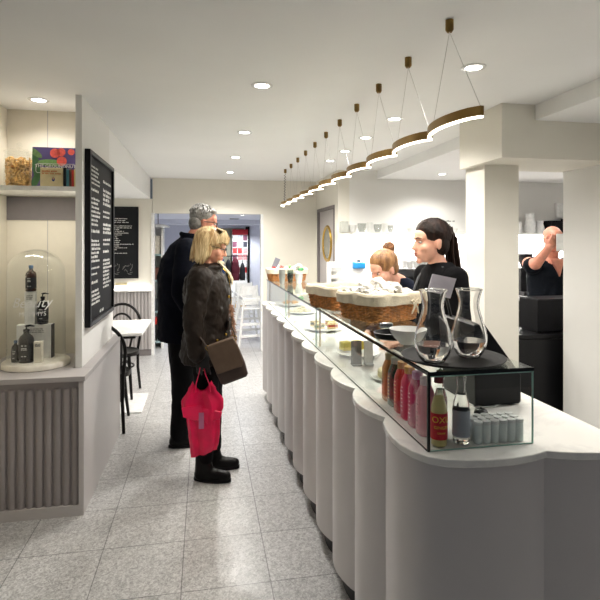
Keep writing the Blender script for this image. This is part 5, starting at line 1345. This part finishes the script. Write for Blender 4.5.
MB().b2((-1.835, -0.64, 0.87), (2.2, -0.012, 0.90)).build('worktop', M['grey_paint'], bc, bevel=0.003)
for k in range(6):
    x = -1.82 + k*0.67; d = MB().b2((x, -0.64, 0.10), (x + 0.655, -0.622, 0.855)).build('door', M['black_matt'], bc, bevel=0.003)
    MB().cyl((x + 0.08, -0.66, 0.76), (x + 0.57, -0.66, 0.76), 0.006, seg=8).b2((x + .12, -.66, .757), (x + .13, -.641, .763)).b2((x + .52, -.66, .757), (x + .53, -.641, .763)).build('handle', M['steel'], d)
def onshelf(px, w_, h_, kind, label, m_=None):
    d = (YW - 0.13)*CC + 0; d = 5.84 + 0.185*((px - 204)*6.1/518.8) - .06
    x = (px - 204)*d/518.8; y = YW - 0.13; z = 1.678
    if kind == 'box': o = MB().box((0, 0, h_/2), (w_, 0.14, h_)).build('storage_box', m_, loc=(x, y, z), bevel=0.003); return tag(o, label, 'box')
    if kind == 'jug':
        t = thing('jug', label, 'jug', (x, y, z), 1.2); r = w_/2
        MB().lathe([(0, 0), (r*.8, 0), (r, h_*.15), (r*1.0, h_*.4), (r*.72, h_*.75), (r*.8, h_), (r*.74, h_), (r*.66, h_*.75), (r*.94, h_*.4), (r*.9, h_*.12), (0, .01)], seg=24).build('body', M['white'], t)
        MB().tube([(r*.75, 0, h_*.85), (r*1.4, 0, h_*.8), (r*1.5, 0, h_*.5), (r*.95, 0, h_*.3)], .008, 7).build('handle', M['white'], t); return t
    r = w_/2
    if kind == 'bowl': o = MB().lathe([(0, 0), (r*.45, 0), (r*.5, .006), (r*.9, h_*.6), (r, h_), (r*.97, h_), (r*.86, h_*.6), (r*.4, .012), (0, .010)], seg=28).build('serving_bowl', m_, loc=(x, y, z)); return tag(o, label, 'bowl', 'bowls on the back shelf')
    o = MB().lathe([(0, 0), (r*.6, 0), (r*.62, .006), (r*.95, h_*.5), (r, h_), (r*.96, h_), (r*.9, h_*.5), (r*.55, .010), (0, .008)], seg=24).build('glass_dish', m_, loc=(x, y, z)); return tag(o, label, 'glass', 'glassware on the back shelf')
gd = thin_glass('dish_glass', (.86, .87, .86), ior=1.35); dishm = mat('frosted', srgb(214, 214, 210), .3)
onshelf(345, .075, .13, 'box', 'pale grey storage box at the left end of the glowing shelf', mat('box_grey', srgb(178, 180, 172), .6))
for k, (px, w_, h_) in enumerate([(353.5, .10, .085), (363, .11, .11), (371, .08, .12), (379, .10, .10), (386, .08, .11), (392, .07, .09)]):
    onshelf(px, w_, h_, 'dish', 'clear glass dish in the row at the left part of the glowing shelf', gd if k % 2 else dishm)
for k, px in enumerate([412, 421, 430, 439, 448, 457]):
    onshelf(px, .085, .055, 'bowl', 'shallow pale bowl in the row above the dark haired barista', dishm)
onshelf(523.5, .08, .14, 'jug', 'small white jug beside the tall jug on the shelf between the column and the pier')
onshelf(534.5, .14, .25, 'jug', 'tall white jug on the shelf between the column and the pier')
onshelf(545, .11, .16, 'jug', 'broad white jug to the right of the tall jug on the shelf')
# lower white tub row and cups on the back counter
def atback(px, dy=0.35):
    d = (YW - dy)*CC; x = 0
    for _ in range(4): x = (px - 204)*d/518.8; d = (YW - dy)*CC + x*SS
    return x, YW - dy
for k, px in enumerate([404, 410, 416, 421, 426]):
    x, y = atback(px, .30); o = MB().lathe([(0, 0), (.030, 0), (.040, .075), (.037, .075), (.028, .004), (0, .004)], seg=20).build('coffee_cup', M['white'], loc=(x, y, 1.2615)); tag(o, 'white cup standing on top of the black coffee machine', 'cup', 'cups on the coffee machine')
cm = thing('coffee_machine', 'black and grey coffee machine on the back counter between the two baristas', 'coffee machine', (atback(412)[0], YW - .32, .9005))
MB().b2((-.36, -.24, .06), (.40, .24, .12)).b2((-.36, .0, .12), (.40, .24, .34)).b2((-.36, -.24, .26), (.40, .0, .34)).build('housing', mat('machine_grey', srgb(58, 60, 62), .3), cm, bevel=.008)
MB().b2((-.37, -.25, .345), (.41, .25, .36)).build('cup_tray', M['steel'], cm, bevel=.003)
for x in (-.32, .36): MB().b2((x - .025, -.2, 0), (x + .025, .2, .06)).build('foot', M['black'], cm)
MB().b2((-.05, -.247, .285), (.17, -.2405, .32)).build('badge_panel', M['black'], cm)
q = MB(); dashes(q, -.03, .15, .296, .014, lambda mb, a, c, z0, z1: mb.b2((a, -.2495, z0), (c, -.2475, z1))); q.build('lettering', M['chalk'], cm, smooth=False)
for x in (-.18, .18):
    g_ = MB().cyl((x, -.14, .259), (x, -.14, .205), .036, seg=20).build('group_head', M['steel'], cm); MB().cyl((x, -.16, .215), (x, -.33, .195), .013, seg=10).build('portafilter_handle', M['black'], g_)
for x in (.26, .31, .36): MB().cyl((x, -.2405, .30), (x, -.255, .30), .016, seg=14).build('dial', M['steel'], cm)
MB().tube([(.37, -.16, .259), (.385, -.22, .20), (.375, -.25, .10)], .006, 8).build('steam_wand', M['steel'], cm)
# wall dispenser with blue base
x, y = atback(358, .0); ds_ = thing('wall_dispenser', 'white wall dispenser with a blue base on the bright splashback', 'dispenser', (x, YW - .0012, 1.36))
MB().b2((-.075, -.012, -.12), (.075, 0, .15)).build('back_plate', M['grey_paint'], ds_, bevel=.004)
MB().b2((-.08, -.06, -.125), (.08, -.0125, -.045)).build('blue_base', mat('blue_plastic', srgb(40, 130, 190), .35), ds_, bevel=.012)
MB().cyl((0, -.03, -.044), (0, -.03, -.015), .016, seg=14).build('dark_knob', M['black'], ds_)
MB().tube([(0, -.028, -.015), (-.012, -.028, .03), (-.03, -.022, .08), (.0, -.02, .10)], .004, 6).build('rod', M['wire'], ds_)
# white paper towel machine below the door wall corner
o = thing('paper_rack', 'slim white floor rack of stacked papers at the corner beside the porthole door', 'rack', (1.542, YW - .10, 0))
MB().b2((-.07, -.10, 0), (.07, .10, .012)).b2((-.07, .09, .012), (.07, .10, 1.32)).b2((-.07, -.10, .012), (-.062, .09, 1.32)).build('frame', M['white_matt'], o)
for k in range(15): MB().b2((-.058, -.09, .025 + .085*k), (.065, .085, .070 + .085*k)).build('paper_stack', M['paper'] if k % 2 else mat('paper_grey_%d' % k, srgb(190, 190, 188), .7), o)
# row of tiny grey lettering high on the wall
q = MB(); 
def fw(mb, a, c, z0, z1): mb.b2((a, -.003, z0), (c, -.0008, z1))
x0, _ = atback(421, 0); x1, _ = atback(455, 0); xm = (x0 + x1)/2
dashes(q, x0 - xm, x1 - xm, .02, .022, fw); dashes(q, x0 - xm + .03, x1 - xm - .05, -.02, .018, fw)
o = q.build('wall_lettering', mat('letter_grey', srgb(120, 120, 118), .6), loc=(xm, YW, 1.80)); tag(o, 'two short lines of small grey lettering on the wall above the dark haired barista', 'lettering')
# ------------------------------------------------------------------ dark counter by the phone man
dc = thing('black_cabinet', 'black cabinet in the gap between the cream column and the pier', 'cabinet', (2.78, 3.72, 0))
MB().b2((-.40, -.11, .08), (.70, .22, .80)).b2((-.38, -.08, 0), (.68, .2, .08)).build('carcass', M['black'], dc)
MB().b2((-.42, -.13, .80), (.72, .22, .83)).build('top', M['black'], dc, bevel=.003)
for x, w_ in ((-.39, .55), (.17, .52)):
    d = MB().b2((x, -.125, .10), (x + w_, -.111, .79)).build('door', M['black'], dc, bevel=.002); MB().b2((x + w_ - .05, -.142, .35), (x + w_ - .035, -.126, .75)).build('handle', M['black_matt'], d)
mo = thing('cash_drawer', 'large black box on the black cabinet in front of the bald man', 'box', (2.81, 3.74, .8305))
MB().b2((-.20, -.10, .012), (.24, .14, .262)).build('housing', M['black_matt'], mo, bevel=.004)
MB().b2((-.202, -.103, .262), (.242, .142, .272)).build('lid', M['black'], mo, bevel=.002)
for x in (-.17, .21): MB().b2((x - .02, -.08, 0), (x + .02, .12, .0115)).build('foot', M['black'], mo)
cg = thing('coffee_grinder', 'black coffee grinder behind the bald man at the column edge', 'grinder', (atback(525)[0], YW - .35, .9005))
MB().b2((-.09, -.11, 0), (.09, .11, .05)).b2((-.07, -.02, .05), (.07, .10, .34)).build('housing', M['black'], cg, bevel=.006)
MB().lathe([(0, .342), (.04, .342), (.085, .46), (.085, .50), (0, .50)], seg=24).build('hopper', M['black_matt'], cg); MB().lathe([(0, .501), (.09, .501), (.09, .515), (0, .52)], seg=24).build('hopper_lid', M['black'], cg)
for k, (px, h_) in enumerate([(540, .14), (553, .17)]):
    x, y = atback(px, .13); o = MB().b2((-.10, -.09, 0), (.10, .09, h_)).b2((-.105, -.095, h_), (.105, .095, h_ + .02)).build('black_box', M['black_matt'], loc=(x + (.20 if k == 0 else .29), YW - .13, 1.6785)); tag(o, ['lower black box on the shelf above the bald man', 'taller black box on the shelf above the bald man'][k], 'box')
x, y = atback(558.5, 0); o = MB().b2((-.06, -.05, -.10), (.06, -.001, .10)).build('switch_box', M['white'], loc=(x, YW, 1.98), bevel=.004); tag(o, 'small white box high on the wall next to the pier', 'switch box')

# ================================================================== seen through the far opening
# three white high chairs pushed together
def high_chair(label, loc, rz):
    t = thing('high_chair', label, 'high chair', loc, rz, group='white high chairs by the opening')
    for sx in (-1, 1):
        for sy in (-1, 1):
            MB().tube([(sx*.24, sy*.25, 0.0), (sx*.15, sy*.13, .60), (sx*.125, sy*.12 + (0 if sy < 0 else 0), .90 if sy > 0 else .66)], .017, 4).build('leg', M['white'], t)
    MB().b2((-.14, -.12, .555), (.14, .13, .575)).build('seat', M['white'], t, bevel=.004)
    q = MB(); q.b2((-.14, .125, .60), (.14, .14, .70)).b2((-.14, .125, .76), (.14, .14, .89)).b2((-.14, .125, .70), (-.05, .14, .76)).b2((.05, .125, .70), (.14, .14, .76)); q.build('back_panel', M['white'], t)
    for sx in (-1, 1): MB().b2((sx*.15 - .008, -.13, .70), (sx*.15 + .008, .125, .74)).build('arm_rail', M['white'], t)
    MB().b2((-.15, -.15, .68), (.15, -.125, .73)).build('front_bar', M['white'], t, bevel=.004)
    for z_, s_ in ((.16, 1.42), (.33, 1.25)): MB().b2((-.145*s_, -.14*s_ - .015, z_), (.145*s_, -.14*s_ + .01, z_ + .035)).build('step', M['white'], t)
    return t
high_chair('white wooden high chair nearest the camera beside the opening', (0.70, 7.74, 0), 0.15)
high_chair('white wooden high chair in the middle of the three by the opening', (0.66, 8.30, 0), 0.10)
high_chair('white wooden high chair furthest back of the three by the opening', (0.62, 8.86, 0), 0.12)
# display rack with magazines on the distant wall
rk = thing('magazine_rack', 'tall white rack of colourful magazines with red header in the distant room', 'rack', (1.0*0 + (240 - 204)*13.1/518.8, 13.18, 0))
MB().b2((-.20, .0, .35), (.20, .06, 1.90)).build('frame', M['white_matt'], rk)
MB().b2((-.20, -.02, 1.76), (.20, -.001, 1.90)).build('red_header', mat('header_red', srgb(170, 20, 36), .5), rk)
for s_ in (-1, 1): MB().b2((s_*.17 - .02, .0, 0), (s_*.17 + .02, .06, .35)).build('leg', M['white_matt'], rk)
rnd = random.Random(31); pal = [srgb(206, 60, 60), srgb(236, 236, 232), srgb(226, 150, 150), srgb(120, 70, 90), srgb(240, 220, 200), srgb(230, 180, 110), srgb(190, 196, 210), srgb(60, 60, 70), srgb(240, 240, 240), srgb(200, 90, 120)]
mm = [mat('magazine_%d' % k, c, .4, noise=.2, nscale=30) for k, c in enumerate(pal)]
for r in range(7):
    for c in range(3):
        x = 1.0*(240 - 204)*13.1/518.8 - .13 + .13*c; z_ = .62 + .165*r
        o = MB().b2((-.052, -.012, 0), (.052, 0, .14)).build('magazine', mm[rnd.randrange(10)], loc=(x, 13.16, z_)); tag(o, 'colourful magazine standing in the tall rack of the distant room', 'magazine', 'magazines in the distant rack')
    MB().b2((-.20, -.035, .60 + .165*r), (.20, -.0, .618 + .165*r)).build('ledge', M['white_matt'], rk)
# coat stand with coats above a wooden bench
def coat(label, x, y, z0, z1, w_, m_, hook_z):
    t = thing('coat', label, 'coat', (x, y, 0), group='coats on the distant wall')
    q = MB(); q.loft([(V(0, 0, z0), w_*.95, .07), (V(0, 0, z0 + .25), w_*.98, .075), (V(0, 0, z1 - .28), w_, .085), (V(0, 0, z1 - .12), w_*.88, .085), (V(0, 0, z1 - .04), w_*.55, .06), (V(0, 0, z1), w_*.2, .035)], seg=28); 
    remeshed(q, 'body', m_, t, .02, 2, disp=.03, dscale=.12)
    q = MB(); q.tube([(0, .02, z1 - .02), (0, .03, z1 + .02), (0, .05, hook_z)], .006, 6); q.build('hanging_loop', M['black'], t); return t
px2x = lambda px, d: (px - 204)*d/518.8
co_b = mat('burgundy_coat', srgb(84, 18, 34), .8); co_k = mat('black_coat', (.012, .012, .014), .8); co_n = mat('blue_coat', srgb(30, 52, 92), .8)
yy = 12.88
rail = thing('coat_rail', 'dark coat rail on posts holding the coats in the distant room', 'coat rail', (px2x(234, 12.7), 12.96, 0))
MB().cyl((-.52, 0, 1.22), (.36, 0, 1.22), .012, seg=10).build('rail', M['black'], rail)
for s_ in (-.50, .34): MB().cyl((s_, 0, 0), (s_, 0, 1.215), .012, seg=10).build('post', M['black'], rail); MB().b2((s_ - .02, -.14, 0), (s_ + .02, .14, .02)).build('foot', M['black'], rail)
coat('dark burgundy coat hanging at the middle of the rail in the distant room', px2x(235.5, 12.7), yy, .40, 1.18, .105, co_b, 1.21)
coat('black coat hanging at the right end of the rail next to the rack', px2x(243, 12.7), yy + .04, .38, 1.05, .070, co_k, 1.21)
coat('black coat hanging left of the burgundy coat in the distant room', px2x(228.5, 12.7), yy + .03, .40, 1.15, .070, co_k, 1.21)
coat('blue coat hanging at the left end of the rail in the distant room', px2x(221.5, 12.7), yy, .45, 1.20, .085, co_n, 1.21)
bn = thing('wooden_bench', 'low pale wooden bench under the coats in the distant room', 'bench', (px2x(233, 12.4), 12.45, 0))
MB().b2((-.42, -.16, .17), (.30, .16, .20)).build('seat', mat('pale_wood', srgb(206, 178, 130), .5, noise=.1, nscale=4, stretch=(1, 8, 8)), bn)
MB().b2((-.42, -.15, 0), (.30, -.12, .168)).build('front_board', mat('pale_wood2', srgb(200, 170, 122), .5, noise=.1, nscale=4), bn)
for x in (-.40, .28): MB().b2((x - .015, -.118, 0), (x + .015, .15, .168)).build('end_board', mat('pale_wood3', srgb(200, 170, 122), .5), bn)
# shop shelves left of the man
su = thing('shop_shelving', 'white shop shelving with colourful goods seen left of the grey haired man', 'shelving', (-0.88, 7.93, 0))
for s_ in (-1, 1): MB().b2((s_*.27 - .012, -.16, 0), (s_*.27 + .012, .18, 1.80)).build('side_panel', M['wall_white'], su)
MB().b2((-.258, .165, .0), (.258, .18, 1.80)).build('back_panel', M['wall_white'], su)
SHZ = (.08, .52, .98, 1.36)
for z_ in SHZ: MB().b2((-.258, -.16, z_), (.258, .165, z_ + .025)).build('shelf_board', mat('shelf_teal_%d' % int(z_*100), srgb(150, 176, 180), .4), su)
gl = [('black box on the lowest shop shelf', 'goods_box', .08, .16, .24, .012, (.012, .012, .014)), ('red box on top of the black shop box', 'goods_box', .325, .16, .10, .012, srgb(206, 44, 34)),
      ('dark jar on the second shop shelf', 'goods_box', .52, .10, .17, .10, srgb(60, 66, 70)), ('pale blue packet on the second shop shelf', 'goods_box', .52, .08, .20, -.02, srgb(130, 176, 196)),
      ('brown box on the third shop shelf', 'goods_box', .98, .14, .18, .06, srgb(110, 70, 60)), ('grey tin on the third shop shelf', 'goods_box', .98, .07, .16, -.08, srgb(150, 150, 140)),
      ('orange print box on the top shop shelf', 'goods_box', 1.36, .12, .17, -.04, srgb(206, 90, 50)), ('white patterned box on the top shop shelf', 'goods_box', 1.36, .11, .27, .09, srgb(220, 214, 200))]
for lb, nm, z_, w_, h_, dx, c in gl:
    base = .0255 if z_ != .325 else .0215
    o = MB().b2((-w_/2, -.07, 0), (w_/2, .06, h_)).build(nm, mat('goods_' + lb[:8], c, .5, noise=.15, nscale=40), loc=(-.88 + .10 + dx, 7.88, z_ + base), bevel=.003); tag(o, lb + ' left of the grey haired man', 'box')
o = thing('shelf_lamp', 'white curved lamp shade above the shop shelves left of the grey haired man', 'lamp', (-.66, 7.72, 1.80))
MB().lathe([(0, .03), (.06, .028), (.13, .012), (.17, -.02), (.165, -.022), (.125, .006), (.06, .020), (0, .022)], seg=32).build('shade', M['white'], o)
MB().cyl((0, 0, .03), (0, 0, FARZ - 1.80 - .001), .006, seg=8).build('stem', M['black'], o)
# ================================================================== light, camera
w = bpy.data.worlds.new('daylight'); bpy.context.scene.world = w; w.use_nodes = True
bg = w.node_tree.nodes['Background']; bg.inputs['Color'].default_value = (0.80, 0.88, 1.0, 1); bg.inputs['Strength'].default_value = 0.07
cam = bpy.data.cameras.new('camera'); co = bpy.data.objects.new('camera', cam); COL.objects.link(co)
co.location = (0, 0, CAMZ); co.rotation_euler = (PI/2, 0, -YAW)
cam.sensor_width = 36.0; cam.lens = 36.0 * FPX / 600.0; cam.shift_y = -57.0/600.0; cam.clip_start = 0.02; cam.clip_end = 100
sc = bpy.context.scene; sc.camera = co
sc.view_settings.view_transform = 'Standard'; sc.view_settings.look = 'None'; sc.view_settings.gamma = 1.0
sc.view_settings.use_curve_mapping = False; sc.view_settings.exposure = 0.45
sc.cycles.use_denoising = True; sc.cycles.max_bounces = 10; sc.cycles.transparent_max_bounces = 24; sc.cycles.transmission_bounces = 10
sc.cycles.caustics_reflective = False; sc.cycles.caustics_refractive = False; sc.cycles.sample_clamp_indirect = 8.0
